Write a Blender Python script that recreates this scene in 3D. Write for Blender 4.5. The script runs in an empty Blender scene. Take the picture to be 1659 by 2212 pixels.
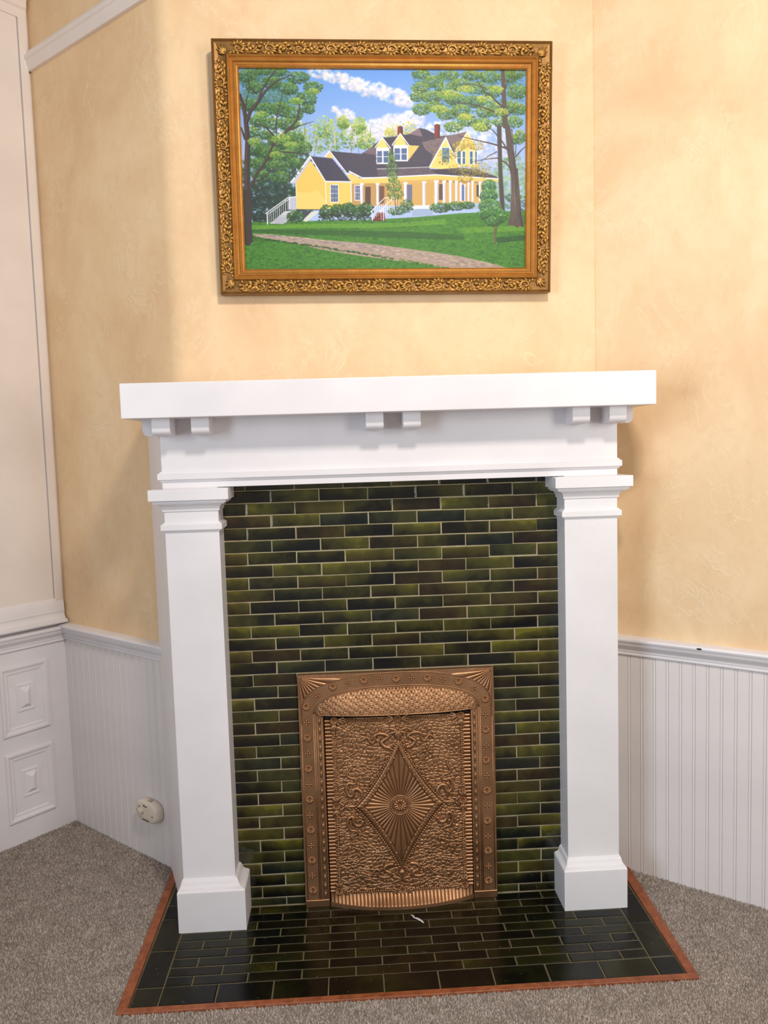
import bpy, bmesh, math, random
import numpy as np
from mathutils import Matrix, Vector

random.seed(7)
RNG = np.random.default_rng(11)
SC = bpy.context.scene
COL = SC.collection

# ------------------------------------------------------------------ camera
cam_d = bpy.data.cameras.new('camera')
cam_d.sensor_fit = 'VERTICAL'
cam_d.sensor_height = 36.0
cam_d.sensor_width = 27.0
cam_d.lens = 1683.8 * 36.0 / 2212.0
cam_d.clip_start = 0.05
cam = bpy.data.objects.new('camera', cam_d)
COL.objects.link(cam)
cam.matrix_world = Matrix(((0.99832942, 0.03352213, -0.04705985, 0.2442),
                           (-0.0496155, 0.07999909, -0.99555936, -2.4863),
                           (-0.02960852, 0.9962311, 0.08152866, 1.4994),
                           (0, 0, 0, 1)))
SC.camera = cam

# ------------------------------------------------------------------ world, lights, exposure
world = bpy.data.worlds.new('world')
SC.world = world
world.use_nodes = True
world.node_tree.nodes['Background'].inputs[0].default_value = (1.0, 0.955, 0.91, 1)
world.node_tree.nodes['Background'].inputs[1].default_value = 0.36

def area(name, loc, target, sx, sy, power, color):
    d = bpy.data.lights.new(name, 'AREA')
    d.shape = 'RECTANGLE'; d.size = sx; d.size_y = sy
    d.energy = power; d.color = color
    o = bpy.data.objects.new(name, d); COL.objects.link(o)
    o.location = loc
    o.rotation_euler = (Vector(target) - Vector(loc)).to_track_quat('-Z', 'Y').to_euler()
    return o

# daylight from the windows either side of the camera, and the warm ceiling fitting
area('window_light_left', (-1.9, -2.9, 1.75), (1.0, -3.2, 1.75), 1.5, 1.8, 98, (0.73, 0.85, 1.0))
area('window_light_right', (2.35, -3.0, 1.75), (0.2, 0.1, 1.75), 0.7, 1.3, 31, (1.0, 0.95, 0.90))
area('ceiling_light', (0.75, -2.2, 3.25), (0.3, 0.1, 1.5), 0.30, 0.30, 56, (1.0, 0.91, 0.82))

vs = SC.view_settings
vs.view_transform = 'Standard'
vs.look = 'None'
vs.gamma = 1.0
vs.exposure = -0.14
vs.use_curve_mapping = False

# ------------------------------------------------------------------ helpers
def lin(c):
    r = []
    for v in c:
        v = v / 255.0
        r.append(v / 12.92 if v <= 0.04045 else ((v + 0.055) / 1.055) ** 2.4)
    return tuple(r) + (1.0,)

class NT:
    """small helper around a material's node tree"""
    def __init__(self, name):
        self.m = bpy.data.materials.new(name)
        self.m.use_nodes = True
        self.t = self.m.node_tree
        self.b = self.t.nodes['Principled BSDF']
    def n(self, kind, **kw):
        nd = self.t.nodes.new(kind)
        for k, v in kw.items():
            setattr(nd, k, v)
        return nd
    def l(self, a, b):
        self.t.links.new(a, b)
    def set(self, **kw):
        for k, v in kw.items():
            self.b.inputs[k.replace('_', ' ')].default_value = v
    def coords(self, kind='Object'):
        return self.n('ShaderNodeTexCoord').outputs[kind]
    def noise(self, vec, scale, detail=4, rough=0.55, dist=0.0):
        nd = self.n('ShaderNodeTexNoise')
        nd.inputs['Scale'].default_value = scale
        nd.inputs['Detail'].default_value = detail
        nd.inputs['Roughness'].default_value = rough
        nd.inputs['Distortion'].default_value = dist
        self.l(vec, nd.inputs['Vector'])
        return nd.outputs['Fac']
    def ramp(self, fac, stops):
        nd = self.n('ShaderNodeValToRGB')
        el = nd.color_ramp.elements
        while len(el) < len(stops):
            el.new(0.5)
        for e, (p, c) in zip(el, stops):
            e.position = p; e.color = c
        self.l(fac, nd.inputs[0])
        return nd.outputs[0]
    def math(self, op, a, b=None, c=None, clamp=False):
        nd = self.n('ShaderNodeMath', operation=op, use_clamp=clamp)
        for i, v in enumerate((a, b, c)):
            if v is None: continue
            if isinstance(v, (int, float)): nd.inputs[i].default_value = v
            else: self.l(v, nd.inputs[i])
        return nd.outputs[0]
    def mix(self, fac, a, b, mode='MIX'):
        nd = self.n('ShaderNodeMix', data_type='RGBA', blend_type=mode)
        for sock, v in ((nd.inputs[0], fac), (nd.inputs[6], a), (nd.inputs[7], b)):
            if isinstance(v, (int, float, tuple)): sock.default_value = v
            else: self.l(v, sock)
        return nd.outputs[2]
    def bump(self, h, strength, dist=0.002):
        nd = self.n('ShaderNodeBump')
        nd.inputs['Strength'].default_value = strength
        nd.inputs['Distance'].default_value = dist
        self.l(h, nd.inputs['Height'])
        self.l(nd.outputs[0], self.b.inputs['Normal'])
    def color(self, sock):
        self.l(sock, self.b.inputs['Base Color'])

MAT = {}

def mk_plaster():
    m = NT('yellow_plaster_paper')
    v = m.coords('Object')
    mp = m.n('ShaderNodeMapping'); mp.inputs['Scale'].default_value = (1, 1, 0.8)
    m.l(v, mp.inputs[0])
    big = m.noise(mp.outputs[0], 3.2, 5, 0.6, 0.6)
    c = m.ramp(big, [(0.30, lin((224, 188, 144))), (0.5, lin((232, 200, 157))), (0.72, lin((240, 212, 172)))])
    # crinkled paper veins
    w1 = m.noise(mp.outputs[0], 5.5, 8, 0.62, 1.6)
    ridge = m.math('ABSOLUTE', m.math('SUBTRACT', w1, 0.5))
    vein = m.math('SUBTRACT', 1.0, m.math('MULTIPLY', ridge, 26.0), clamp=True)
    fine = m.noise(mp.outputs[0], 30, 6, 0.65, 0.8)
    gate = m.math('MULTIPLY', m.math('SUBTRACT', m.noise(mp.outputs[0], 7.0, 3), 0.42, clamp=True), 4.0, clamp=True)
    vg = m.math('MULTIPLY', vein, gate)
    c2 = m.mix(m.math('MULTIPLY', vg, 0.45), c, lin((246, 222, 184)))
    c3 = m.mix(m.math('MULTIPLY', m.math('SUBTRACT', fine, 0.5, clamp=True), 0.8), c2, lin((208, 166, 116)))
    m.color(c3)
    m.set(Roughness=0.62)
    h = m.math('ADD', m.math('MULTIPLY', vg, 0.6), m.math('MULTIPLY', fine, 0.5))
    m.bump(h, 0.55, 0.002)
    MAT['plaster'] = m.m

def mk_white(name, col, rough, bump=0.15, sc=60):
    m = NT(name)
    v = m.coords('Object')
    n1 = m.noise(v, 4.0, 3)
    a = tuple(max(0, x - 7) for x in col); b = tuple(min(255, x + 3) for x in col)
    m.color(m.ramp(n1, [(0.3, lin(a)), (0.7, lin(b))]))
    m.set(Roughness=rough)
    m.bump(m.noise(v, sc, 4, 0.6), bump, 0.0015)
    MAT[name] = m.m

def mk_tile(name, dark):
    m = NT(name)
    oi = m.n('ShaderNodeObjectInfo')
    wn = m.n('ShaderNodeTexWhiteNoise', noise_dimensions='1D')
    m.l(m.math('MULTIPLY', oi.outputs['Random'], 917.0), wn.inputs['W'])
    sep = m.n('ShaderNodeSeparateColor'); m.l(wn.outputs['Color'], sep.inputs[0])
    r1, r2, r3 = sep.outputs[0], sep.outputs[1], sep.outputs[2]
    v = m.coords('Object')
    xyz = m.n('ShaderNodeSeparateXYZ'); m.l(v, xyz.inputs[0])
    off = m.n('ShaderNodeVectorMath', operation='ADD')
    m.l(v, off.inputs[0])
    cmb = m.n('ShaderNodeCombineXYZ')
    m.l(m.math('MULTIPLY', r1, 40.0), cmb.inputs[0]); m.l(m.math('MULTIPLY', r2, 40.0), cmb.inputs[1]); m.l(m.math('MULTIPLY', r3, 40.0), cmb.inputs[2])
    m.l(cmb.outputs[0], off.inputs[1])
    n1 = m.noise(off.outputs[0], 16, 3, 0.5, 0.4)
    n2 = m.noise(off.outputs[0], 55, 3, 0.5)
    gz = m.math('MULTIPLY', xyz.outputs[2], m.math('MULTIPLY', m.math('SUBTRACT', r1, -0.15), 17.0))
    gx = m.math('MULTIPLY', xyz.outputs[0], m.math('MULTIPLY', m.math('SUBTRACT', r2, 0.5), 7.0))
    base = m.math('ADD', m.math('MULTIPLY', m.math('SUBTRACT', r3, 0.5), 0.55), 0.46)
    t = m.math('ADD', base, m.math('ADD', gz, gx))
    t = m.math('ADD', t, m.math('MULTIPLY', m.math('SUBTRACT', n1, 0.5), 0.95))
    t = m.math('ADD', t, m.math('MULTIPLY', m.math('SUBTRACT', n2, 0.5), 0.15), clamp=True)
    k = dark
    S = lambda a: tuple(x * k for x in a) + (1,)
    c = m.ramp(t, [(0.0, S((0.004, 0.004, 0.006))), (0.30, S((0.014, 0.0135, 0.006))), (0.55, S((0.044, 0.041, 0.010))),
                   (0.84, S((0.078, 0.075, 0.014))), (1.0, S((0.15, 0.135, 0.016)))])
    # hue drift of the glaze: brownish, or blue-green
    hue = m.math('FRACT', m.math('MULTIPLY', oi.outputs['Random'], 53.7))
    brown = m.math('MULTIPLY', m.math('SUBTRACT', hue, 0.62, clamp=True), 1.7)
    teal = m.math('MULTIPLY', m.math('SUBTRACT', 0.28, hue, clamp=True), 2.4)
    c = m.mix(m.math('MULTIPLY', brown, n1), c, S((0.070, 0.036, 0.012)))
    c = m.mix(m.math('MULTIPLY', teal, n1), c, S((0.016, 0.030, 0.028)))
    m.color(c)
    m.set(Roughness=0.09, IOR=1.5)
    m.bump(m.math('ADD', m.math('MULTIPLY', n1, 2.0), m.math('MULTIPLY', n2, 0.25)), 0.18, 0.002)
    MAT[name] = m.m

def mk_hearth_tile():
    mk_tile('hearth_tile_glaze', 0.24)
    m = MAT['hearth_tile_glaze']; t = m.node_tree
    b = t.nodes['Principled BSDF']
    b.inputs['Roughness'].default_value = 0.2
    b.inputs['Specular IOR Level'].default_value = 0.28
    # pale plaster smudges and specks of dust
    geo = t.nodes.new('ShaderNodeNewGeometry')
    n = t.nodes.new('ShaderNodeTexNoise'); n.inputs['Scale'].default_value = 13; n.inputs['Detail'].default_value = 9; n.inputs['Roughness'].default_value = 0.72
    t.links.new(geo.outputs['Position'], n.inputs['Vector'])
    r = t.nodes.new('ShaderNodeValToRGB'); r.color_ramp.elements[0].position = 0.655; r.color_ramp.elements[1].position = 0.80
    t.links.new(n.outputs['Fac'], r.inputs[0])
    vz = t.nodes.new('ShaderNodeTexVoronoi'); vz.inputs['Scale'].default_value = 38
    t.links.new(geo.outputs['Position'], vz.inputs['Vector'])
    r2 = t.nodes.new('ShaderNodeValToRGB'); r2.color_ramp.elements[0].position = 0.035; r2.color_ramp.elements[0].color = (1, 1, 1, 1)
    r2.color_ramp.elements[1].position = 0.06; r2.color_ramp.elements[1].color = (0, 0, 0, 1)
    t.links.new(vz.outputs['Distance'], r2.inputs[0])
    mx = t.nodes.new('ShaderNodeMath'); mx.operation = 'MAXIMUM'
    t.links.new(r.outputs[0], mx.inputs[0]); t.links.new(r2.outputs[0], mx.inputs[1])
    sc = t.nodes.new('ShaderNodeMath'); sc.operation = 'MULTIPLY'; sc.inputs[1].default_value = 0.5
    t.links.new(mx.outputs[0], sc.inputs[0])
    old = b.inputs['Base Color'].links[0].from_socket
    mix = t.nodes.new('ShaderNodeMix'); mix.data_type = 'RGBA'
    t.links.new(sc.outputs[0], mix.inputs[0]); t.links.new(old, mix.inputs[6])
    mix.inputs[7].default_value = lin((150, 145, 135))
    t.links.new(mix.outputs[2], b.inputs['Base Color'])

def mk_simple(name, c0, c1, rough, metal=0.0, scale=20, bump=0.2, bdist=0.001, detail=4, bscale=None):
    m = NT(name)
    v = m.coords('Object')
    n = m.noise(v, scale, detail, 0.6)
    m.color(m.ramp(n, [(0.3, lin(c0)), (0.7, lin(c1))]))
    m.set(Roughness=rough, Metallic=metal)
    if bump:
        m.bump(m.noise(v, bscale or scale * 4, 4, 0.6), bump, bdist)
    MAT[name] = m.m
    return m

mk_plaster()
mk_white('white_gloss', (228, 224, 226), 0.32, 0.10, 45)
mk_white('white_crackle', (232, 230, 232), 0.36, 0.30, 70)
mk_white('white_matt', (227, 221, 219), 0.45, 0.12, 90)
mk_white('white_shade', (232, 221, 213), 0.6, 0.05, 30)
mk_tile('tile_glaze', 0.85)
mk_hearth_tile()
mk_simple('grout', (146, 136, 106), (168, 156, 126), 0.85, scale=40)
mk_simple('hearth_grout', (92, 84, 58), (116, 106, 76), 0.85, scale=40)
mk_simple('bronze', (150, 111, 79), (186, 143, 106), 0.40, 0.9, 9, 0.10, 0.0006, bscale=900)
mk_simple('bronze_stipple', (138, 102, 73), (170, 130, 96), 0.46, 0.85, 9, 0.8, 0.0014, bscale=420)
mk_simple('dark_iron', (18, 14, 12), (30, 24, 20), 0.6, 0.3, 20)
mk_simple('antique_gold', (118, 84, 42), (146, 106, 54), 0.42, 0.6, 25, 0.15, 0.0008)
mk_simple('bright_gold', (178, 122, 56), (196, 140, 68), 0.36, 0.6, 25, 0.05, 0.0006)
mk_simple('ornament_gold', (158, 114, 54), (192, 144, 72), 0.38, 0.6, 40, 0.15, 0.0008)
mk_simple('carpet_base', (128, 116, 104), (150, 138, 126), 0.95, scale=30)
mk_simple('alarm_plastic', (214, 200, 182), (222, 210, 192), 0.45, scale=8, bump=0.03)
mk_simple('dark_print', (60, 48, 40), (74, 60, 50), 0.6, scale=8, bump=0)
mk_simple('lint', (190, 184, 186), (216, 210, 212), 0.9, scale=60)
mk_simple('nick', (50, 30, 22), (70, 44, 32), 0.8, scale=60)

def mk_wood():
    m = NT('edging_wood')
    v = m.coords('Object')
    mp = m.n('ShaderNodeMapping'); mp.inputs['Scale'].default_value = (6, 6, 30); m.l(v, mp.inputs[0])
    n = m.noise(mp.outputs[0], 6, 5, 0.6, 0.8)
    m.color(m.ramp(n, [(0.3, lin((116, 58, 30))), (0.55, lin((146, 80, 46))), (0.8, lin((166, 100, 62)))]))
    m.set(Roughness=0.5)
    m.bump(n, 0.2, 0.001)
    MAT['wood'] = m.m
mk_wood()

def mk_pile():
    m = NT('carpet_pile')
    g = m.n('ShaderNodeNewGeometry')
    pos = g.outputs['Position']
    n = m.noise(pos, 14, 6, 0.7)
    r = g.outputs['Random Per Island']
    f = m.math('ADD', m.math('MULTIPLY', r, 0.55), m.math('MULTIPLY', n, 0.52))
    m.color(m.ramp(f, [(0.10, lin((98, 86, 76))), (0.42, lin((150, 137, 127))), (0.70, lin((184, 171, 161))), (0.95, lin((216, 204, 196)))]))
    m.set(Roughness=0.95)
    MAT['pile'] = m.m
mk_pile()

def mk_canvas():
    m = NT('painted_canvas')
    a = m.n('ShaderNodeVertexColor', layer_name='paint')
    m.color(a.outputs['Color'])
    m.set(Roughness=0.55)
    v = m.coords('Object')
    m.bump(m.noise(v, 500, 3), 0.15, 0.0004)
    MAT['canvas'] = m.m
mk_canvas()

# ------------------------------------------------------------------ mesh helpers
class MB:
    def __init__(self):
        self.v = []; self.f = []
    def add(self, vs, fs):
        o = len(self.v)
        self.v.extend([tuple(map(float, p)) for p in vs])
        self.f.extend([tuple(i + o for i in f) for f in fs])
        return self
    def box(self, a, b):
        x0, y0, z0 = a; x1, y1, z1 = b
        return self.add([(x0, y0, z0), (x1, y0, z0), (x1, y1, z0), (x0, y1, z0), (x0, y0, z1), (x1, y0, z1), (x1, y1, z1), (x0, y1, z1)],
                        [(0, 3, 2, 1), (4, 5, 6, 7), (0, 1, 5, 4), (1, 2, 6, 5), (2, 3, 7, 6), (3, 0, 4, 7)])
    def prism(self, poly, z0, z1):
        """plan polygon (counter-clockwise) extruded in z"""
        n = len(poly)
        vs = [(x, y, z0) for x, y in poly] + [(x, y, z1) for x, y in poly]
        fs = [tuple(range(n - 1, -1, -1)), tuple(range(n, 2 * n))]
        fs += [(i, (i + 1) % n, n + (i + 1) % n, n + i) for i in range(n)]
        return self.add(vs, fs)
    def grid(self, P):
        """P: array rows x cols x 3"""
        P = np.asarray(P); r, c = P.shape[:2]
        o = len(self.v)
        self.v.extend(map(tuple, P.reshape(-1, 3).tolist()))
        for i in range(r - 1):
            for j in range(c - 1):
                a = o + i * c + j
                self.f.append((a, a + 1, a + c + 1, a + c))
        return self
    def loft(self, rings, cap=True, closed=True):
        """list of rings (same count) joined in sequence"""
        n = len(rings[0]); o = len(self.v)
        for r in rings:
            self.v.extend([tuple(map(float, p)) for p in r])
        m = n if closed else n - 1
        for k in range(len(rings) - 1):
            for i in range(m):
                j = (i + 1) % n
                self.f.append((o + k * n + i, o + k * n + j, o + (k + 1) * n + j, o + (k + 1) * n + i))
        if cap:
            self.f.append(tuple(o + i for i in range(n - 1, -1, -1)))
            self.f.append(tuple(o + (len(rings) - 1) * n + i for i in range(n)))
        return self
    def tube(self, pts, radii, nrm=(0, -1, 0), seg=6, flat=1.0):
        """swept tube; pts 3d, radii per point; nrm gives the out direction, flat scales along it"""
        pts = [Vector(p) for p in pts]; nrm = Vector(nrm).normalized()
        rings = []
        for i, p in enumerate(pts):
            a = pts[max(i - 1, 0)]; b = pts[min(i + 1, len(pts) - 1)]
            t = (b - a).normalized(); s = t.cross(nrm).normalized(); u = s.cross(t)
            r = radii[i] if hasattr(radii, '__len__') else radii
            rings.append([p + s * (r * math.cos(2 * math.pi * k / seg)) + u * (r * flat * math.sin(2 * math.pi * k / seg)) for k in range(seg)])
        return self.loft(rings)
    def ball(self, c, r, seg=8, rings=4, squash=1.0):
        """half-ball bulging towards -Y (plus a little behind)"""
        R = []
        for k in range(rings + 1):
            a = -0.25 + (math.pi / 2 + 0.25) * k / rings
            rr = max(r * math.cos(a), 1e-5)
            R.append([(c[0] + rr * math.cos(2 * math.pi * i / seg), c[1] - r * squash * math.sin(a), c[2] + rr * math.sin(2 * math.pi * i / seg)) for i in range(seg)])
        return self.loft(R)

def tag(o, label=None, cat=None, group=None, kind=None):
    if label: o['label'] = label
    if cat: o['category'] = cat
    if group: o['group'] = group
    if kind: o['kind'] = kind
    return o

def fix_normals(me):
    bm = bmesh.new(); bm.from_mesh(me)
    bmesh.ops.recalc_face_normals(bm, faces=bm.faces)
    bm.to_mesh(me); bm.free()

def mesh(name, mb, mat, smooth=False, bevel=0.0, recalc=True, off=(0, 0, 0), seg=2):
    me = bpy.data.meshes.new(name)
    vs = mb.v
    if any(off): vs = [(x - off[0], y - off[1], z - off[2]) for x, y, z in vs]
    me.from_pydata(vs, [], mb.f)
    if bevel or recalc:
        bm = bmesh.new(); bm.from_mesh(me)
        bmesh.ops.remove_doubles(bm, verts=bm.verts, dist=1e-6)
        bmesh.ops.recalc_face_normals(bm, faces=bm.faces)
        if bevel:
            es = [e for e in bm.edges if len(e.link_faces) == 2 and e.calc_face_angle(0) > 0.5]
            bmesh.ops.bevel(bm, geom=es, offset=bevel, segments=seg, affect='EDGES', profile=0.6, clamp_overlap=True)
        bm.to_mesh(me); bm.free()
    if smooth:
        me.polygons.foreach_set('use_smooth', [True] * len(me.polygons))
        if isinstance(smooth, float):
            me.set_sharp_from_angle(angle=smooth)
    me.materials.append(MAT[mat])
    me.update()
    return me

def wloc(o):
    p = Vector((0, 0, 0))
    while o is not None:
        p += o.location; o = o.parent
    return p

def obj(name, mb, mat, parent=None, **kw):
    """mesh given in world coordinates, linked under parent (parents are unrotated)"""
    off = tuple(wloc(parent)) if parent else (0, 0, 0)
    me = mesh(name, mb, mat, off=off, **kw)
    o = bpy.data.objects.new(name, me); COL.objects.link(o)
    o.parent = parent
    return o

def inst(name, me, loc, parent=None, rot=None):
    o = bpy.data.objects.new(name, me); COL.objects.link(o)
    o.parent = parent
    o.location = Vector(loc) - (wloc(parent) if parent else Vector((0, 0, 0)))
    if rot: o.rotation_euler = rot
    return o

def empty(name, loc, label, cat, group=None):
    o = bpy.data.objects.new(name, None); COL.objects.link(o)
    o.location = loc; o.empty_display_size = 0.1
    return tag(o, label, cat, group)

class Frame2:
    """a wall's own frame: s along the wall, out from it, z up"""
    def __init__(self, o, d, n):
        self.o = Vector((o[0], o[1], 0)); self.d = Vector((d[0], d[1], 0)).normalized(); self.n = Vector((n[0], n[1], 0)).normalized()
    def __call__(self, s, out, z):
        p = self.o + self.d * s + self.n * out
        return (p.x, p.y, z)
    def rz(self):
        return math.atan2(self.d.y, self.d.x)

LW = Frame2((-0.923, 0.701), (0.755, -0.656), (-0.656, -0.755))     # yellow wall left of the chimney breast
WW = Frame2((-0.923, 0.701), (-0.656, -0.755), (0.755, -0.656))     # white panelled window wall
RW = Frame2((1.110, 0.170), (0.785, -0.6195), (-0.6195, -0.785))    # yellow wall right of the fireplace
YW = 0.172                                                          # picture wall
ZTOP = 3.55

def wall_box(fr, s0, s1, z0, z1, o0, o1):
    m = MB()
    vs = [fr(s, o, z) for z in (z0, z1) for s, o in ((s0, o1), (s1, o1), (s1, o0), (s0, o0))]
    return m.add(vs, [(0, 1, 2, 3), (4, 7, 6, 5), (0, 4, 5, 1), (1, 5, 6, 2), (2, 6, 7, 3), (3, 7, 4, 0)])

def sweep_wall(fr, prof, s0, s1, caps=True):
    """profile of (out, z) swept along a wall"""
    return MB().loft([[fr(s0, o, z) for o, z in prof], [fr(s1, o, z) for o, z in prof]], cap=caps)

# ------------------------------------------------------------------ structure
floor = tag(obj('floor', MB().box((-3.6, -4.2, -0.10), (4.0, 1.6, -0.006)), 'carpet_base'), kind='structure')

# softly rounded outer corner of the chimney breast (quadratic curve between the two wall faces)
_ca = Vector(LW(0.780, -0.006, 0)[:2]); _cb = Vector((-0.3052, YW)); _cc = Vector((-0.274, YW))
CORNER = [tuple(_ca * (1 - t) ** 2 + _cb * 2 * t * (1 - t) + _cc * t * t) for t in [i / 10 for i in range(11)]]
wb = obj('wall_back', MB().prism(CORNER + [(1.108, YW), (1.108, YW + 0.3), (-0.20, YW + 0.3)], -0.006, ZTOP), 'plaster', smooth=0.5)
tag(wb, kind='structure')
wl = obj('wall_back_left', MB().prism([LW(0, -0.006, 0)[:2], LW(0.7802, -0.006, 0)[:2], (-0.21, YW + 0.29), LW(0.0, -0.12, 0)[:2]], -0.006, ZTOP), 'plaster')
tag(wl, kind='structure')
wr = obj('wall_right', wall_box(RW, -0.02, 2.3, -0.006, ZTOP, -0.12, -0.004), 'plaster')
tag(wr, kind='structure')
ww = obj('wall_left', wall_box(WW, -0.1, 1.5, -0.006, ZTOP, -0.12, 0.0), 'white_gloss')
tag(ww, kind='structure')

# beadboard wainscot, one object per board
PIT = 0.0429
def board_mesh():
    w = PIT
    prof = [(0.0, -0.010), (0.0, -0.0022), (0.0016, 0.0), (w - 0.0105, 0.0), (w - 0.0092, -0.0018), (w - 0.0080, -0.0006), (w - 0.0060, 0.0010),
            (w - 0.0036, 0.0010), (w - 0.0014, -0.0006), (w - 0.0004, -0.0022), (w - 0.0004, -0.010)]
    m = MB().loft([[(x, -o, -0.006) for x, o in prof], [(x, -o, 0.775) for x, o in prof]])
    return mesh('wainscot_board', m, 'white_matt')
bm_ = board_mesh()
for k in range(15):
    inst('wainscot_board', bm_, LW(0.0 + k * PIT, 0.0, 0), wl, (0, 0, LW.rz()))
for k in range(31):
    inst('wainscot_board', bm_, RW(0.026 + k * PIT, 0.0, 0), wr, (0, 0, RW.rz()))

# chair rails
RAIL = [(-0.012, 0.766), (0.006, 0.766), (0.009, 0.769), (0.009, 0.774), (0.006, 0.777), (0.010, 0.780), (0.010, 0.786), (0.014, 0.793),
        (0.022, 0.800), (0.027, 0.807), (0.028, 0.816), (0.033, 0.818), (0.035, 0.824), (0.033, 0.830), (0.026, 0.832), (-0.012, 0.834)]
tag(obj('trim_1', sweep_wall(LW, RAIL, 0.004, 0.70), 'white_gloss', smooth=0.6), kind='structure')
trim_r = tag(obj('trim_2', sweep_wall(RW, RAIL, -0.01, 1.36), 'white_gloss', smooth=0.6), kind='structure')
RAILW = [(o, z - 0.006) for o, z in RAIL]
tag(obj('trim_3', sweep_wall(WW, RAILW, 0.004, 1.3), 'white_gloss', smooth=0.6), kind='structure')
# dark nick on the right-hand rail
obj('nick', MB().loft([[RW(0.347 + dx * 0.009 * k, 0.0352, 0.8245 + dz * 0.0032 * k) for dx, dz in ((-1, 0), (-0.5, 0.9), (0.4, 1), (1, 0.3), (0.7, -0.8), (-0.4, -1))] for k in (1, 0.8)] +
                    [[RW(0.347 + dx * 0.004, 0.0360, 0.8245 + dz * 0.0016) for dx, dz in ((-1, 0), (-0.5, 0.9), (0.4, 1), (1, 0.3), (0.7, -0.8), (-0.4, -1))]]), 'nick', trim_r)
# picture rail
PRAIL = [(-0.006, 2.978), (0.006, 2.978), (0.010, 2.984), (0.010, 2.994), (0.014, 3.000), (0.016, 3.012), (0.022, 3.018), (0.022, 3.030), (0.016, 3.036), (0.012, 3.046), (-0.006, 3.046)]
tag(obj('trim_4', sweep_wall(LW, PRAIL, 0.012, 0.812), 'white_shade', smooth=0.6), kind='structure')

# ---- white window wall: casing, shade, stool, panelled wainscot
win = tag(obj('window_1', wall_box(WW, 0.040, 1.25, 0.935, 3.17, 0.0005, 0.006), 'white_shade'), kind='structure')
tag(obj('casing', wall_box(WW, 0.006, 0.036, 0.930, 3.175, 0.0, 0.014), 'white_shade', bevel=0.002), kind='structure').parent = win
HEAD = [(0.0, 3.165), (0.012, 3.165), (0.016, 3.178), (0.016, 3.196), (0.024, 3.204), (0.026, 3.226), (0.034, 3.236), (0.034, 3.262), (0.0, 3.262)]
obj('head_moulding', sweep_wall(WW, HEAD, 0.006, 1.25), 'white_shade', win, smooth=0.6)
STOOL = [(0.0, 0.836), (0.034, 0.838), (0.040, 0.842), (0.040, 0.849), (0.034, 0.853), (0.024, 0.856), (0.018, 0.866), (0.016, 0.876), (0.018, 0.884),
         (0.020, 0.887), (0.017, 0.890), (0.017, 0.914), (0.014, 0.920), (0.012, 0.930), (0.008, 0.936), (0.0, 0.938)]
obj('window_stool', sweep_wall(WW, STOOL, 0.0035, 1.25), 'white_gloss', win, smooth=0.6)

def rect_rings(fr, s0, s1, z0, z1, steps, cap=True):
    rings = []
    for ins, out in steps:
        rings.append([fr(s0 + ins, out, z0 + ins), fr(s1 - ins, out, z0 + ins), fr(s1 - ins, out, z1 - ins), fr(s0 + ins, out, z1 - ins)])
    return MB().loft(rings)
def panel(s0, s1, z0, z1):
    p = obj('raised_panel', rect_rings(WW, s0, s1, z0, z1, [(0, -0.001), (0, 0.004), (0.003, 0.0095), (0.010, 0.010), (0.013, 0.007), (0.022, 0.004), (0.027, 0.0048), (0.031, 0.0022), (0.036, 0.0012)]), 'white_gloss', ww)
    cs = (s0 + s1) / 2; cz = (z0 + z1) / 2 + 0.006
    st = [(0, 0.001), (0.002, 0.0055), (0.008, 0.006), (0.013, 0.0035), (0.016, 0.0062), (0.030, 0.0175), (0.0335, 0.0180)]
    obj('pyramid_block', rect_rings(WW, cs - 0.036, cs + 0.036, cz - 0.055, cz + 0.055, st), 'white_gloss', p)
for s0 in (0.084, 0.357, 0.630, 0.903):
    panel(s0, s0 + 0.191, 0.087, 0.362)
    panel(s0, s0 + 0.191, 0.430, 0.702)

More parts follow.
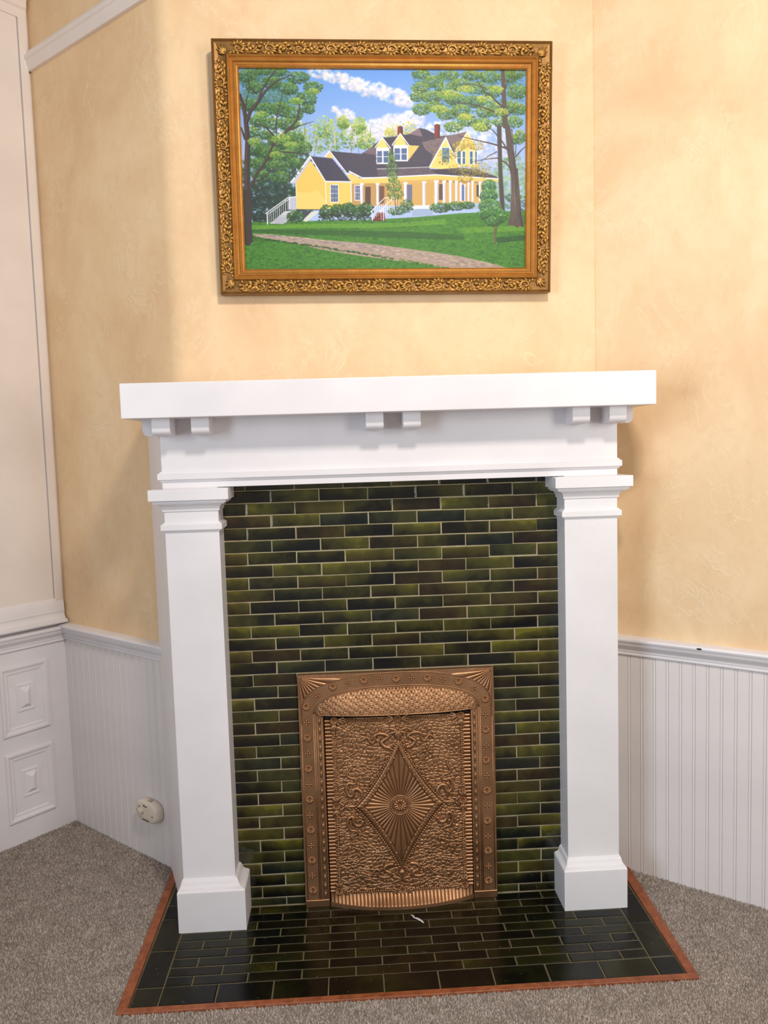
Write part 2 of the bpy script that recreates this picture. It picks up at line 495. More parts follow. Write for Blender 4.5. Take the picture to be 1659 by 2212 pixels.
# carpet pile on the floor (uncountable): short tapered tufts
def carpet():
    n = 360000
    x = RNG.uniform(-1.75, 2.0, n); y = RNG.uniform(-0.95, 0.75, n)
    def side(fr):
        return (x - fr.o.x) * fr.n.x + (y - fr.o.y) * fr.n.y
    inside = ((side(LW) > 0.002) | (x > -0.40)) & (side(WW) > 0.002)
    insr = (side(RW) > 0.002) | (x < 1.10)
    ragged = 0.008 * np.sin(y * 90 + np.sin(x * 70)) + 0.004 * np.sin(x * 131)
    hearth = (x > -0.424 + ragged) & (x < 1.179 + ragged) & (y > -0.464 + ragged * 0.8)
    ok = inside & insr & ~hearth & (y < 0.72)
    # room left of the breast: keep clear of the region behind the surround
    ok &= ~((x > -0.436) & (y > -0.1) & (x < 1.11))
    x = x[ok]; y = y[ok]; n = len(x)
    h = RNG.uniform(0.0055, 0.0095, n); r = RNG.uniform(0.0022, 0.0036, n)
    a = RNG.uniform(0, 6.283, n); lx = RNG.normal(0, 0.0024, n); ly = RNG.normal(0, 0.0024, n)
    V = np.zeros((n, 4, 3))
    for k in range(3):
        V[:, k, 0] = x + r * np.cos(a + 2.094 * k); V[:, k, 1] = y + r * np.sin(a + 2.094 * k); V[:, k, 2] = -0.007
    V[:, 3, 0] = x + lx; V[:, 3, 1] = y + ly; V[:, 3, 2] = -0.007 + h
    base = np.arange(n)[:, None] * 4
    F = np.concatenate([base + np.array([0, 1, 3]), base + np.array([1, 2, 3]), base + np.array([2, 0, 3])], 1).reshape(-1, 3)
    me = bpy.data.meshes.new('carpet_pile')
    me.vertices.add(n * 4); me.vertices.foreach_set('co', V.ravel())
    me.loops.add(len(F) * 3); me.loops.foreach_set('vertex_index', F.ravel().astype(np.int32))
    me.polygons.add(len(F)); me.polygons.foreach_set('loop_start', np.arange(0, len(F) * 3, 3, dtype=np.int32))
    me.update(calc_edges=True)
    me.materials.append(MAT['pile'])
    o = bpy.data.objects.new('carpet_pile', me); COL.objects.link(o); o.parent = floor
    tag(o, kind='stuff')
carpet()

# ------------------------------------------------------------------ fireplace: tile facing
XL, XR = -0.150, 0.9225                     # opening between the pilasters
TP, TQ, TG = 0.1556, 0.0397, 0.0040
IX0, IX1, IZ1 = 0.0625, 0.7035, 0.783       # cut-out for the iron insert
facing = empty('fireplace_tile_facing', (0.386, 0.0, 0.0), 'glossy olive green brick tiles between the white pilasters', 'tile facing')
fb = MB()
fb.box((XL - 0.012, 0.0028, -0.005), (IX0 + 0.004, 0.168, 1.43)).box((IX1 - 0.004, 0.0028, -0.005), (XR + 0.012, 0.168, 1.43)).box((IX0 + 0.004, 0.0028, IZ1 - 0.004), (IX1 - 0.004, 0.168, 1.43))
obj('grout_bed', fb, 'grout', facing)

TILE_CACHE = {}
def tile_mesh(w, h, mat, horizontal=False, th=0.009):
    key = (round(w, 4), round(h, 4), mat, horizontal)
    if key not in TILE_CACHE:
        m = MB(); b = 0.0016
        if horizontal:
            def ring(i, z): return [(-w/2+i, -h/2+i, z), (w/2-i, -h/2+i, z), (w/2-i, h/2-i, z), (-w/2+i, h/2-i, z)]
            m.loft([ring(0, -th), ring(0, -b), ring(b * 0.6, -b * 0.25), ring(b * 1.8, 0)])
        else:
            def ring(i, y): return [(-w/2+i, y, -h/2+i), (w/2-i, y, -h/2+i), (w/2-i, y, h/2-i), (-w/2+i, y, h/2-i)]
            m.loft([ring(0, th), ring(0, b), ring(b * 0.6, b * 0.25), ring(b * 1.8, 0)])
        TILE_CACHE[key] = mesh('tile', m, mat)
    return TILE_CACHE[key]

for r in range(0, 36):
    zc = 1.3965 - TQ * r
    z0, z1 = zc - TQ / 2 + TG / 2, zc + TQ / 2 - TG / 2
    z0 = max(z0, 0.0015); z1 = min(z1, 1.425)
    if z1 - z0 < 0.008: continue
    spans = [(XL - 0.008, XR + 0.008)]
    if z0 < IZ1 - 0.006:
        spans = [(XL - 0.008, IX0), (IX1, XR + 0.008)]
    for a, b in spans:
        k = -3.0 if r % 2 else -2.5
        while k * TP < b:
            x0, x1 = max(a, k * TP + TG / 2), min(b, (k + 1) * TP - TG / 2)
            if x1 - x0 > 0.012:
                me = tile_mesh(x1 - x0, z1 - z0, 'tile_glaze')
                j = RNG.normal(0, 0.0006, 3)
                inst('tile', me, ((x0 + x1) / 2 + j[0], RNG.normal(0, 0.0004), (z0 + z1) / 2 + j[1]), facing, (RNG.normal(0, 0.006), RNG.normal(0, 0.0022), RNG.normal(0, 0.003)))
            k += 1

# ------------------------------------------------------------------ hearth
hearth = empty('hearth', (0.38, -0.22, -0.03), 'dark green tiled hearth with reddish wood edging on the carpet', 'hearth')
HX0, HX1, HY0 = -0.397, 1.155, -0.447
obj('grout_bed', MB().prism([(HX0, HY0), (HX1, HY0), (1.158, 0.128), (1.05, 0.17), (XR + 0.02, 0.0), (XL - 0.02, 0.0), (-0.30, 0.17), (-0.402, 0.17)], -0.028, -0.0022), 'hearth_grout', hearth)
HQ, FX0, FX1, FY = 0.0406, -0.3194, 1.0806, -0.3683
def htile(x0, x1, y0, y1):
    g = TG / 2
    x0 += g; x1 -= g; y0 += g; y1 -= g
    if x1 - x0 < 0.008 or y1 - y0 < 0.008: return
    inst('tile', tile_mesh(x1 - x0, y1 - y0, 'hearth_tile_glaze', True), ((x0 + x1) / 2, (y0 + y1) / 2, RNG.normal(0, 0.0003)), hearth,
         (RNG.normal(0, 0.003), RNG.normal(0, 0.003), RNG.normal(0, 0.002)))
for n in range(10):
    y0 = FY + n * HQ; y1 = min(y0 + HQ, 0.002)
    if y1 - y0 < 0.01: continue
    k0 = FX0 - (TP / 2 if n % 2 == 0 else 0)
    for i in range(10):
        a, b = max(FX0, k0 + i * TP), min(FX1, k0 + (i + 1) * TP)
        if b - a > 0.02: htile(a, b, y0, y1)
for i in range(9):
    htile(FX0 + i * TP, FX0 + (i + 1) * TP, HY0, FY)
for x0, x1 in ((HX0, FX0), (FX1, HX1)):
    for y0, y1 in ((HY0, FY), (FY, FY + 0.163), (FY + 0.163, FY + 0.325), (FY + 0.325, FY + 0.402 if x0 < 0 else FY + 0.487), (FY + 0.402, FY + 0.53) if x0 < 0 else (9, 9)):
        htile(x0, x1, y0, y1)

def strip(poly):
    return obj('wood_strip', MB().prism(poly, -0.028, 0.0025), 'wood', hearth, bevel=0.0015, seg=1)
strip([(-0.425, -0.468), (1.183, -0.468), (1.157, -0.4475), (-0.398, -0.4475)])
strip([(-0.426, -0.468), (-0.3985, -0.4475), (-0.404, 0.19), (-0.432, 0.26)])
strip([(1.184, -0.468), (1.196, 0.104), (1.1605, 0.130), (1.1565, -0.4475)])

# ------------------------------------------------------------------ white surround
CX = 0.388
sur = empty('fireplace_surround', (CX, 0.04, 0.0), 'white painted wooden fireplace surround with two pilasters and a thick mantel shelf', 'fireplace surround')
SF = -0.087      # front of pilasters and frieze
W = 'white_gloss'
# right-hand wall line, used to trim what runs into it
def rw_y(x): return 0.17 - (x - 1.110) * 0.6195 / 0.785 - 0.004
shelf_poly = [(-0.3925, -0.210), (1.1665, -0.210), (1.1665, rw_y(1.1665)), (1.112, YW), (-0.3925, YW)]
obj('mantel_shelf', MB().prism(shelf_poly, 1.605, 1.7055), 'white_gloss', sur, bevel=0.0025)
obj('frieze', MB().prism([(-0.3145, SF), (1.0915, SF), (1.0915, YW), (-0.3145, YW)], 1.3965, 1.6055), 'white_gloss', sur, bevel=0.0015)
def ring_mould(x0, x1, y0, y1, prof):
    """moulding wrapped round front and both sides of a box; prof = (projection, z)"""
    return MB().loft([[(x0 - p, y1, z), (x0 - p, y0 - p, z), (x1 + p, y0 - p, z), (x1 + p, y1, z)] for p, z in prof])
obj('frieze_moulding', ring_mould(-0.3145, 1.0915, SF, YW - 0.002, [(0, 1.4165), (0.004, 1.4165), (0.0055, 1.4205), (0.0055, 1.4225), (0.0105, 1.4228), (0.0112, 1.424), (0.0112, 1.4405), (0.0100, 1.4418),
                                                         (0.0060, 1.4425), (0.0055, 1.4455), (0.003, 1.4475), (0, 1.4485)]), 'white_gloss', sur)
# corbels: quarter-rounded blocks under the shelf
def corbel_prof(a, b, n=7):
    """(projection, z): from the frieze a to the nose b"""
    pts = [(a, 1.606), (b, 1.606), (b, 1.574)]
    R = 0.018
    for i in range(1, n + 1):
        t = i / n * math.pi / 2
        pts.append((b - R + R * math.cos(t), 1.574 - R * math.sin(t)))
    pts.append((a, 1.556))
    return pts
P_ = corbel_prof(0.0, 0.0865)
for xa, xb in ((-0.3165, -0.2645), (-0.2030, -0.1515), (0.3080, 0.3600), (0.4187, 0.4706), (0.9270, 0.9795), (1.0390, 1.0905)):
    m = MB().loft([[(xa, SF + 0.002 - p, z) for p, z in P_], [(xb, SF + 0.002 - p, z) for p, z in P_]])
    obj('corbel', m, 'white_gloss', sur, smooth=0.7)
P2 = corbel_prof(0.0, 0.053)
for sgn, xe in ((-1, -0.3145), (1, 1.0915)):
    m = MB().loft([[(xe + sgn * (p - 0.002), y, z) for p, z in P2] for y in (-0.086, -0.034)])
    obj('corbel', m, 'white_gloss', sur, smooth=0.7)
# pilasters
def pilaster(x0, x1, bl, br, mat):
    yb = 0.0
    sh = obj('pilaster', MB().box((x0, SF, 0.10), (x1, yb + 0.02, 1.397)), mat, sur, bevel=0.0015)
    cap = [(0.0, 1.324), (0.004, 1.326), (0.0045, 1.332), (0.007, 1.339), (0.013, 1.346), (0.019, 1.3475), (0.022, 1.348), (0.0225, 1.3515),
           (0.0275, 1.352), (0.0280, 1.359), (0.036, 1.3598), (0.0372, 1.361), (0.0372, 1.3930), (0.036, 1.3942), (0.0, 1.3955)]
    obj('capital', ring_mould(x0, x1, SF, yb + 0.001, cap), mat, sh)
    ast = [(0.0, 1.2625), (0.004, 1.2630), (0.005, 1.2668), (0.0095, 1.2675), (0.0105, 1.2690), (0.0105, 1.2845), (0.0095, 1.286), (0.006, 1.2868), (0.005, 1.2895), (0.002, 1.2915), (0.0, 1.2920)]
    obj('astragal', ring_mould(x0, x1, SF, yb + 0.001, ast), mat, sh)
    # plinth with sloping cap
    pl = MB().loft([[(bl, yb + 0.001, z), (bl, -0.1235, z), (br, -0.1235, z), (br, yb + 0.001, z)] for z in (-0.001, 0.1265)])
    obj('plinth', pl, mat, sh, bevel=0.0012)
    rings = []
    for t, z in ((0.0, 0.1262), (0.0, 0.129), (0.12, 0.133), (0.45, 0.136), (0.62, 0.140), (0.72, 0.150), (0.84, 0.156), (1.0, 0.158)):
        a = bl + (x0 - bl) * t; b = br + (x1 - br) * t; y = -0.1235 + (SF + 0.1235) * t
        rings.append([(a, yb + 0.001, z), (a, y, z), (b, y, z), (b, yb + 0.001, z)])
    obj('plinth_cap', MB().loft(rings), mat, sh)
pilaster(-0.3135, -0.1495, -0.3280, -0.1160, 'white_gloss')
pilaster(0.9225, 1.0905, 0.8995, 1.1045, 'white_crackle')
# side boards closing the surround against the walls
obj('side_board', MB().prism([(-0.3135, -0.080), (-0.3105, -0.070), (-0.302, 0.169), (-0.318, YW + 0.004), LW(0.652, 0.001, 0)[:2], LW(0.640, 0.001, 0)[:2]], -0.004, 1.604), 'white_matt', sur)
obj('side_board', MB().prism([(1.0905, -0.070), (1.0905, 0.168), (1.075, 0.168), (1.075, -0.070)], -0.004, 1.604), 'white_matt', sur)

# ------------------------------------------------------------------ cast insert (frame and hood)
BX = 0.3845
ins = empty('fireplace_insert', (BX, 0.0, 0.0), 'embossed bronze cast iron fireplace frame with arched rosette band set in green tiles', 'fireplace insert')
FYF = -0.022     # front face of the frame
fr_m = MB()
fr_m.box((0.0655, FYF, 0.0), (0.1445, 0.012, 0.652)).box((0.6235, FYF, 0.0), (0.7015, 0.012, 0.652))
plate = obj('frame_plate', fr_m.box((0.0655, FYF, 0.652), (0.7015, 0.012, 0.779)), 'bronze_stipple', ins, bevel=0.0015, seg=1)
obj('back_plate', MB().box((0.125, 0.030, 0.0), (0.645, 0.036, 0.70)), 'dark_iron', ins)
def super_arch(cx, hw, z0, rise, p, n=48, a0=0.0, a1=math.pi):
    out = []
    for i in range(n + 1):
        t = a0 + (a1 - a0) * i / n
        c, s = math.cos(t), math.sin(t)
        out.append((cx - hw * math.copysign(abs(c) ** (2 / p), c), z0 + rise * abs(s) ** (2 / p)))
    return out
ARC_O = super_arch(BX - 0.001, 0.3095, 0.655, 0.1225, 2.45)
ARC_I = super_arch(BX - 0.002, 0.2685, 0.652, 0.0815, 2.5)
def moulding_line(pts, r, parent, name='frame_bead', mat='bronze'):
    return obj(name, MB().tube([(x, FYF, z) for x, z in pts], r, seg=6), mat, parent, smooth=True)
moulding_line(ARC_O, 0.0020, plate, 'arch_bead')
moulding_line(ARC_I, 0.0022, plate, 'arch_bead')
moulding_line(super_arch(BX - 0.002, 0.2630, 0.652, 0.0760, 2.5), 0.0016, plate, 'arch_bead')
for sg, x0 in ((1, 0.0655), (-1, 0.7015)):
    for dx, r in ((0.0075, 0.0016), (0.0465, 0.0018), (0.0515, 0.0014), (0.0590, 0.0010), (0.0735, 0.0012)):
        moulding_line([(x0 + sg * dx, 0.026), (x0 + sg * dx, 0.652)], r, plate)
    moulding_line([(x0 + sg * 0.008, 0.652), (x0 + sg * 0.046, 0.652)], 0.0010, plate)
    # chain of links
    m = MB()
    for i in range(21):
        zc = 0.040 + i * 0.0292
        xx = x0 + sg * 0.0660
        m.tube([(xx, FYF - 0.0005, zc - 0.0105), (xx, FYF - 0.0005, zc - 0.006), (xx, FYF - 0.0005, zc + 0.006), (xx, FYF - 0.0005, zc + 0.0105)], [0.0016, 0.0042, 0.0042, 0.0016], seg=8, flat=0.8)
    obj('chain_moulding', m, 'bronze', plate, smooth=True)
    obj('foot_block', MB().box((min(x0 + sg * 0.001, x0 + sg * 0.078), FYF - 0.003, 0.0), (max(x0 + sg * 0.001, x0 + sg * 0.078), FYF, 0.0245)), 'bronze', plate, bevel=0.0012, seg=1)
# corner fans
def fan(sg):
    cx = 0.0705 if sg > 0 else 0.6965; cz = 0.774
    n = 72; rows = 6
    arc = np.array(ARC_O)
    P = np.zeros((rows, n + 1, 3))
    for j in range(n + 1):
        a = (0.03 + 0.965 * j / n) * math.pi / 2
        d = np.array((sg * math.cos(a), -math.sin(a)))
        # distance along d to the arch
        best = 0.16
        rel = arc - np.array((cx, cz))
        for i in range(len(arc) - 1):
            A, B = rel[i], rel[i + 1]
            e = B - A; den = d[0] * e[1] - d[1] * e[0]
            if abs(den) < 1e-9: continue
            t = (A[0] * e[1] - A[1] * e[0]) / den; u = (A[0] * d[1] - A[1] * d[0]) / den
            if t > 0.005 and -1e-6 <= u <= 1 + 1e-6: best = min(best, t)
        L = max(best - 0.002, 0.012)
        ph = (j / n * 8) % 1.0
        rid = math.sqrt(max(0, 1 - (2 * ph - 1) ** 2))
        for i in range(rows):
            t = i / (rows - 1)
            r = 0.010 + (L - 0.010) * t
            P[i, j] = (cx + d[0] * r, FYF + 0.0002 - rid * (0.0014 + 0.0042 * min(1, r / 0.05)) * (1 if 0 < j < n else 0), cz + d[1] * r)
    obj('corner_fan', MB().grid(P), 'bronze', plate, smooth=0.5)
    obj('corner_boss', MB().ball((cx + sg * 0.003, FYF, cz - 0.003), 0.0042), 'bronze', plate, smooth=True)
fan(1); fan(-1)

def rosette_mesh(R, depth, petals=10, name='rosette'):
    n = petals * 6; rows = [(0.0, 1.05), (0.16, 1.0), (0.24, 0.35), (0.32, 0.45), (0.6, 0.85), (0.85, 0.75), (0.98, 0.25), (1.0, -0.1)]
    P = []
    for rr, hh in rows:
        ring = []
        for j in range(n):
            a = 2 * math.pi * j / n
            pet = abs(math.sin(petals * a / 2)) ** 0.6
            k = rr * R * (1.0 if rr < 0.3 else (0.86 + 0.14 * pet))
            h = depth * (hh if rr < 0.3 else hh * (0.35 + 0.65 * pet))
            ring.append((max(k, 1e-5) * math.cos(a), -h, max(k, 1e-5) * math.sin(a)))
        P.append(ring)
    return mesh(name, MB().loft(P), 'bronze', smooth=0.8)
ROS = rosette_mesh(0.0145, 0.0052)
CR = MB()
for dx, dz in ((0, 0), (0.0068, 0), (-0.0068, 0), (0, 0.0068), (0, -0.0068)):
    CR.ball((dx, 0.0, dz), 0.0040, seg=8, rings=3, squash=1.1)
CROSS = mesh('quatrefoil', CR, 'bronze', smooth=True)
ros = [(x, 0.0568 + 0.1032 * i) for x in (0.0905, 0.6728) for i in range(7)] + [(0.178, 0.7385), (0.2792, 0.7550), (0.3835, 0.7560), (0.4850, 0.7545), (0.5870, 0.7385)]
crs = [(x, 0.1075 + 0.1032 * i, 0) for x in (0.0898, 0.6730) for i in range(6)] + [(0.1285, 0.7135, 0.7), (0.2280, 0.7490, 0.2), (0.331, 0.7575, 0), (0.4335, 0.7575, 0), (0.5355, 0.7480, 0.2), (0.6355, 0.7130, 0.7)]
for x, z in ros: inst('rosette', ROS, (x, FYF, z), plate)
for x, z, a in crs: inst('quatrefoil', CROSS, (x, FYF, z), plate, (0, a, 0))

# bulging hood with a scale pattern
def hood():
    nx, nz = 300, 84
    cx = BX - 0.002
    P = np.zeros((nz + 1, nx + 1, 3))
    for i in range(nz + 1):
        t = i / nz
        for j in range(nx + 1):
            u = -1 + 2 * j / nx
            x = cx + u * 0.2600
            top = 0.652 + 0.0740 * (max(0.0, 1 - abs(u) ** 2.5)) ** (1 / 2.5)
            bot = 0.6490 - 0.0010 * (1 - u * u)
            z = bot + (top - bot) * t
            bul = 0.030 * (1 - abs(u) ** 2.6) * math.sin(math.pi * min(1, (1 - t) * 0.5 + 0.0)) ** 0.8
            P[i, j] = (x, FYF - 0.0005 - bul, z)
    X = P[:, :, 0]; Z = P[:, :, 2]
    # ogee scales
    px, pz = 0.0325, 0.0200
    row = np.floor((Z - 0.640) / (pz / 2))
    h = np.zeros_like(X)
    for sgn in (0, 1):
        uu = ((X - cx) / px + 0.5 * sgn) % 1.0 - 0.5
        vv = ((Z - 0.640) / pz + 0.5 * sgn) % 1.0 - 0.5
        au = np.abs(uu)
        # S-shaped tendrils either side of each scale, a boss in the middle and a spine
        cur = 0.26 + 0.10 * np.sin(vv * 6.6)
        h = h + 0.9 * np.exp(-((au - cur) * px / 0.0013) ** 2) * (np.abs(vv) < 0.42)
        h = h - 0.8 * np.exp(-((au - cur + 0.075) * px / 0.0011) ** 2) * (np.abs(vv) < 0.40)
        bo = np.hypot(uu * px, (vv - 0.18) * pz)
        h = h + 1.3 * np.exp(-(bo / 0.0021) ** 2) - 0.7 * np.exp(-((bo - 0.0042) / 0.0012) ** 2)
        h = h - 0.5 * np.exp(-(uu * px / 0.0009) ** 2) * (vv < 0.0)
    fade = np.clip((1 - np.abs((X - cx) / 0.2600)) * 12, 0, 1)
    edge = np.ones_like(X); edge[0, :] = 0; edge[-1, :] = 0
    P[:, :, 1] -= 0.0034 * np.clip(h, -0.9, 1.4) * fade * edge
    o = obj('hood', MB().grid(P), 'bronze', ins, smooth=True, recalc=False)
    # rolled lower lip of the hood
    lip = [(P[0, j, 0], P[0, j, 1] + 0.0005, P[0, j, 2] - 0.001) for j in range(0, nx + 1, 6)]
    obj('hood_lip', MB().tube(lip, 0.0024, seg=6), 'bronze', o, smooth=True)
    bk = [[(p[0], p[1] + 0.003, p[2]) for p in lip], [(p[0], 0.02, p[2]) for p in lip]]
    obj('hood_underside', MB().grid(np.array(bk)), 'dark_iron', o)
hood()

# ------------------------------------------------------------------ removable summer cover
cov = empty('fireplace_cover', (BX, -0.02, 0.0), 'embossed bronze summer cover with diamond sunburst standing in the fireplace opening', 'fireplace cover')
CYF = -0.016
CZ = 0.3370
def cover_y(x):
    u = (x - BX) / 0.24
    return CYF - 0.008 * (1 - u * u)
def cobbles():
    x0, x1, z0, z1 = 0.1700, 0.5995, 0.036, 0.633
    nx, nz = 380, 520
    xs = np.linspace(x0, x1, nx + 1); zs = np.linspace(z0, z1, nz + 1)
    X, Z = np.meshgrid(xs, zs)
    # jittered cell centres, slightly wider than tall
    cw, ch = 0.0158, 0.0114
    wx = 0.004 * np.sin(Z * 55 + 1.3) + 0.003 * np.sin(X * 80)
    wz = 0.004 * np.sin(X * 47) + 0.003 * np.sin(Z * 70 + X * 40)
    gx = (X + wx - x0) / cw; gz = (Z + wz - z0) / ch
    gi = np.floor(gx).astype(int); gj = np.floor(gz).astype(int)
    J = np.random.default_rng(5).uniform(0.06, 0.94, (80, 120, 2))
    T = np.random.default_rng(6).normal(0, 1, (80, 120, 3))
    F1 = np.full(X.shape, 9.0); F2 = np.full(X.shape, 9.0); tx = np.zeros(X.shape)
    for di in (-1, 0, 1):
        for dj in (-1, 0, 1):
            ci = (gi + di) % 80; cj = (gj + dj) % 120
            dx = (gi + di + J[ci, cj, 0] - gx); dz = (gj + dj + J[ci, cj, 1] - gz)
            d = np.hypot(dx, dz)
            tilt = T[ci, cj, 0] * dx * 0.22 + T[ci, cj, 1] * dz * 0.22 + T[ci, cj, 2] * 0.06
            near = d < F1
            F2 = np.where(near, F1, np.minimum(F2, d)); tx = np.where(near, tilt, tx); F1 = np.where(near, d, F1)
    e = np.clip((F2 - F1) / 0.20, 0, 1)
    h = e * e * (3 - 2 * e) * (1.0 + tx)
    Yv = CYF - 0.008 * (1 - ((X - BX) / 0.24) ** 2) - 0.0042 * h
    P = np.stack([X, Yv, Z], -1)
    return obj('cobbled_panel', MB().grid(P), 'bronze', cov, smooth=True, recalc=False)
cob = cobbles()
# solid backing
obj('cover_backing', MB().box((0.1475, -0.012, 0.012), (0.6215, 0.0, 0.640)), 'dark_iron', cov)
# fluted strips down both sides
for xa, xb in ((0.1480, 0.1745), (0.5950, 0.6212)):
    m = MB()
    for k in range(48):
        zc = 0.047 + k * 0.01225
        ya = cover_y((xa + xb) / 2) + 0.004
        pr = [(ya - 0.0068 * math.sin(math.pi * i / 6), zc - 0.0058 * math.cos(math.pi * i / 6)) for i in range(7)]
        m.loft([[(xa, y, z) for y, z in pr], [(xa + 0.001, y, z) for y, z in pr], [(xb - 0.001, y, z) for y, z in pr], [(xb, y, z) for y, z in pr]])
    obj('fluted_strip', m, 'bronze', cov, smooth=0.9)
# flared fluted lip at the bottom
def lip():
    nx, nz = 312, 22
    P = np.zeros((nz + 1, nx + 1, 3))
    for i in range(nz + 1):
        t = i / nz
        for j in range(nx + 1):
            u = -1 + 2 * j / nx
            x = BX + u * 0.2370
            bow = (1 - abs(u) ** 2.2)
            z = 0.0440 - t * 0.0330
            y = cover_y(x) + 0.002 - (0.006 + 0.036 * bow) * t ** 1.5
            ph = (j / nx * 39) % 1.0
            rid = math.sqrt(max(0, 1 - (2 * ph - 1) ** 2))
            k = 1.0 if t < 0.9 else (1 - (t - 0.9) / 0.1)
            P[i, j] = (x, y - 0.0050 * rid * k, z - 0.004 * bow * t)
    o = obj('fluted_lip', MB().grid(P), 'bronze', cov, smooth=0.9, recalc=False)
    e = [tuple(P[nz, j]) for j in range(0, nx + 1, 6)]
    rim = MB().loft([[(p[0], p[1] + 0.001, p[2] + 0.003), (p[0], p[1] - 0.0035, p[2] + 0.002), (p[0], p[1] - 0.0035, 0.0005), (p[0], 0.0, 0.0005), (p[0], 0.0, p[2] + 0.003)] for p in e])
    obj('lip_rim', rim, 'bronze_stipple', o)
lip()
# bead strings
def beads(pts, r, name='bead_string', pitch=None, lift=0.006):
    pitch = pitch or r * 2.05
    P = [Vector((x, 0, z)) for x, z in pts]
    m = MB(); acc = 0.0
    for a, b in zip(P[:-1], P[1:]):
        L = (b - a).length; d = (b - a) / L
        t = acc
        while t < L:
            p = a + d * t
            m.ball((p.x, cover_y(p.x) - lift, p.z), r, seg=7, rings=3)
            t += pitch
        acc = t - L
    return obj(name, m, 'bronze', cov, smooth=True)
def plain(pts, r, lift=0.004, name='moulding_line', flat=1.0, parent=None, mat='bronze'):
    return obj(name, MB().tube([(x, cover_y(x) - lift, z) for x, z in pts], r, seg=7, flat=flat), mat, parent or cov, smooth=True)
for xx in (0.1785, 0.5912):
    beads([(xx, 0.075), (xx, 0.312)], 0.0037); beads([(xx, 0.366), (xx, 0.590)], 0.0037)
for zz in (0.6250, 0.0475):
    beads([(0.222, zz), (0.352, zz)], 0.0037); beads([(0.417, zz), (0.548, zz)], 0.0037)
for za, zb in ((0.0405, 0.0405), (0.6320, 0.6320)):
    plain([(0.215, za), (0.36, za)], 0.0018); plain([(0.41, za), (0.555, za)], 0.0018)

# diamond
DP = 0.86
def dia(a, b, th, p=DP):
    c, s = abs(math.cos(th)), abs(math.sin(th))
    r = 1.0 / (((c / a) ** p + (s / b) ** p) ** (1 / p))
    return r * math.cos(th), r * math.sin(th)
def sunburst():
    n = 44 * 8
    rows = [0.16, 0.3, 0.5, 0.7, 0.85, 0.97, 1.0]
    P = np.zeros((len(rows), n + 1, 3))
    for j in range(n + 1):
        th = 2 * math.pi * j / n
        ex, ez = dia(0.1190, 0.1965, th)
        ph = (j / 8.0) % 1.0
        rid = math.sqrt(max(0, 1 - (2 * ph - 1) ** 2))
        for i, t in enumerate(rows):
            x = BX + ex * t; z = CZ + ez * t
            hgt = rid * 0.0048 * min(1.0, math.hypot(ex, ez) * t / 0.07) if t < 0.99 else 0
            P[i, j] = (x, cover_y(x) - 0.0052 - hgt, z)
    s = obj('sunburst', MB().grid(P), 'bronze', cov, smooth=0.6, recalc=False)
    # frame band of the diamond
    n2 = 240
    rings = []
    for (k, lift) in ((0.985, 0.004), (0.995, 0.0105), (1.04, 0.0118), (1.10, 0.0112), (1.16, 0.0108), (1.20, 0.0085), (1.215, 0.002)):
        rg = []
        for j in range(n2):
            th = 2 * math.pi * j / n2
            ex, ez = dia(0.1190 * k, 0.1965 * (1 + (k - 1) * 0.70), th)
            x = BX + ex
            wv = 0.0009 * math.sin(j * 1.9) if 1.02 < k < 1.18 else 0
            rg.append((x, cover_y(x) - lift - wv, CZ + ez))
        rings.append(rg)
    obj('diamond_band', MB().loft(rings, cap=False), 'bronze', s, smooth=0.9)
    # medallion
    x = BX; y = cover_y(BX) - 0.0075
    for R, r in ((0.0325, 0.0026), (0.0255, 0.0014)):
        obj('medallion_ring', MB().tube([(BX + R * math.cos(2 * math.pi * k / 40), y, CZ + R * math.sin(2 * math.pi * k / 40)) for k in range(41)], r, seg=6), 'bronze', s, smooth=True)
    m = MB()
    for k in range(26):
        a = 2 * math.pi * k / 26
        m.ball((BX + 0.0290 * math.cos(a), y, CZ + 0.0290 * math.sin(a)), 0.0026, seg=6, rings=3)
    obj('medallion_beads', m, 'bronze', s, smooth=True)
    obj('medallion_plate', MB().loft([[(BX + R * math.cos(2 * math.pi * k / 32), yy, CZ + R * math.sin(2 * math.pi * k / 32)) for k in range(32)] for R, yy in ((0.034, y + 0.006), (0.034, y + 0.001), (0.001, y))]), 'bronze', s)
    inst('rosette', rosette_mesh(0.0225, 0.0072, 12), (BX, y, CZ), s)
    return s
sun = sunburst()
STUD = mesh('stud', MB().ball((0, 0, 0), 0.0044, seg=8, rings=3), 'bronze', smooth=True)
for sx in (-1, 1):
    for sz in (-1, 1):
        pts = []; ins_b = []
        for i in range(26):
            th = 0.035 + (math.pi / 2 - 0.07) * i / 25
            ex, ez = dia(0.1500, 0.2290, th)
            pts.append((BX + sx * ex, CZ + sz * ez))
        beads(pts, 0.0040, lift=0.008)
        for q in range(9):
            th = 0.10 + (math.pi / 2 - 0.2) * q / 8
            ex, ez = dia(0.1225, 0.2005, th)
            ins_b.append((BX + sx * ex, CZ + sz * ez))
        for x, z in ins_b: inst('stud', STUD, (x, cover_y(x) - 0.0095, z), cov)
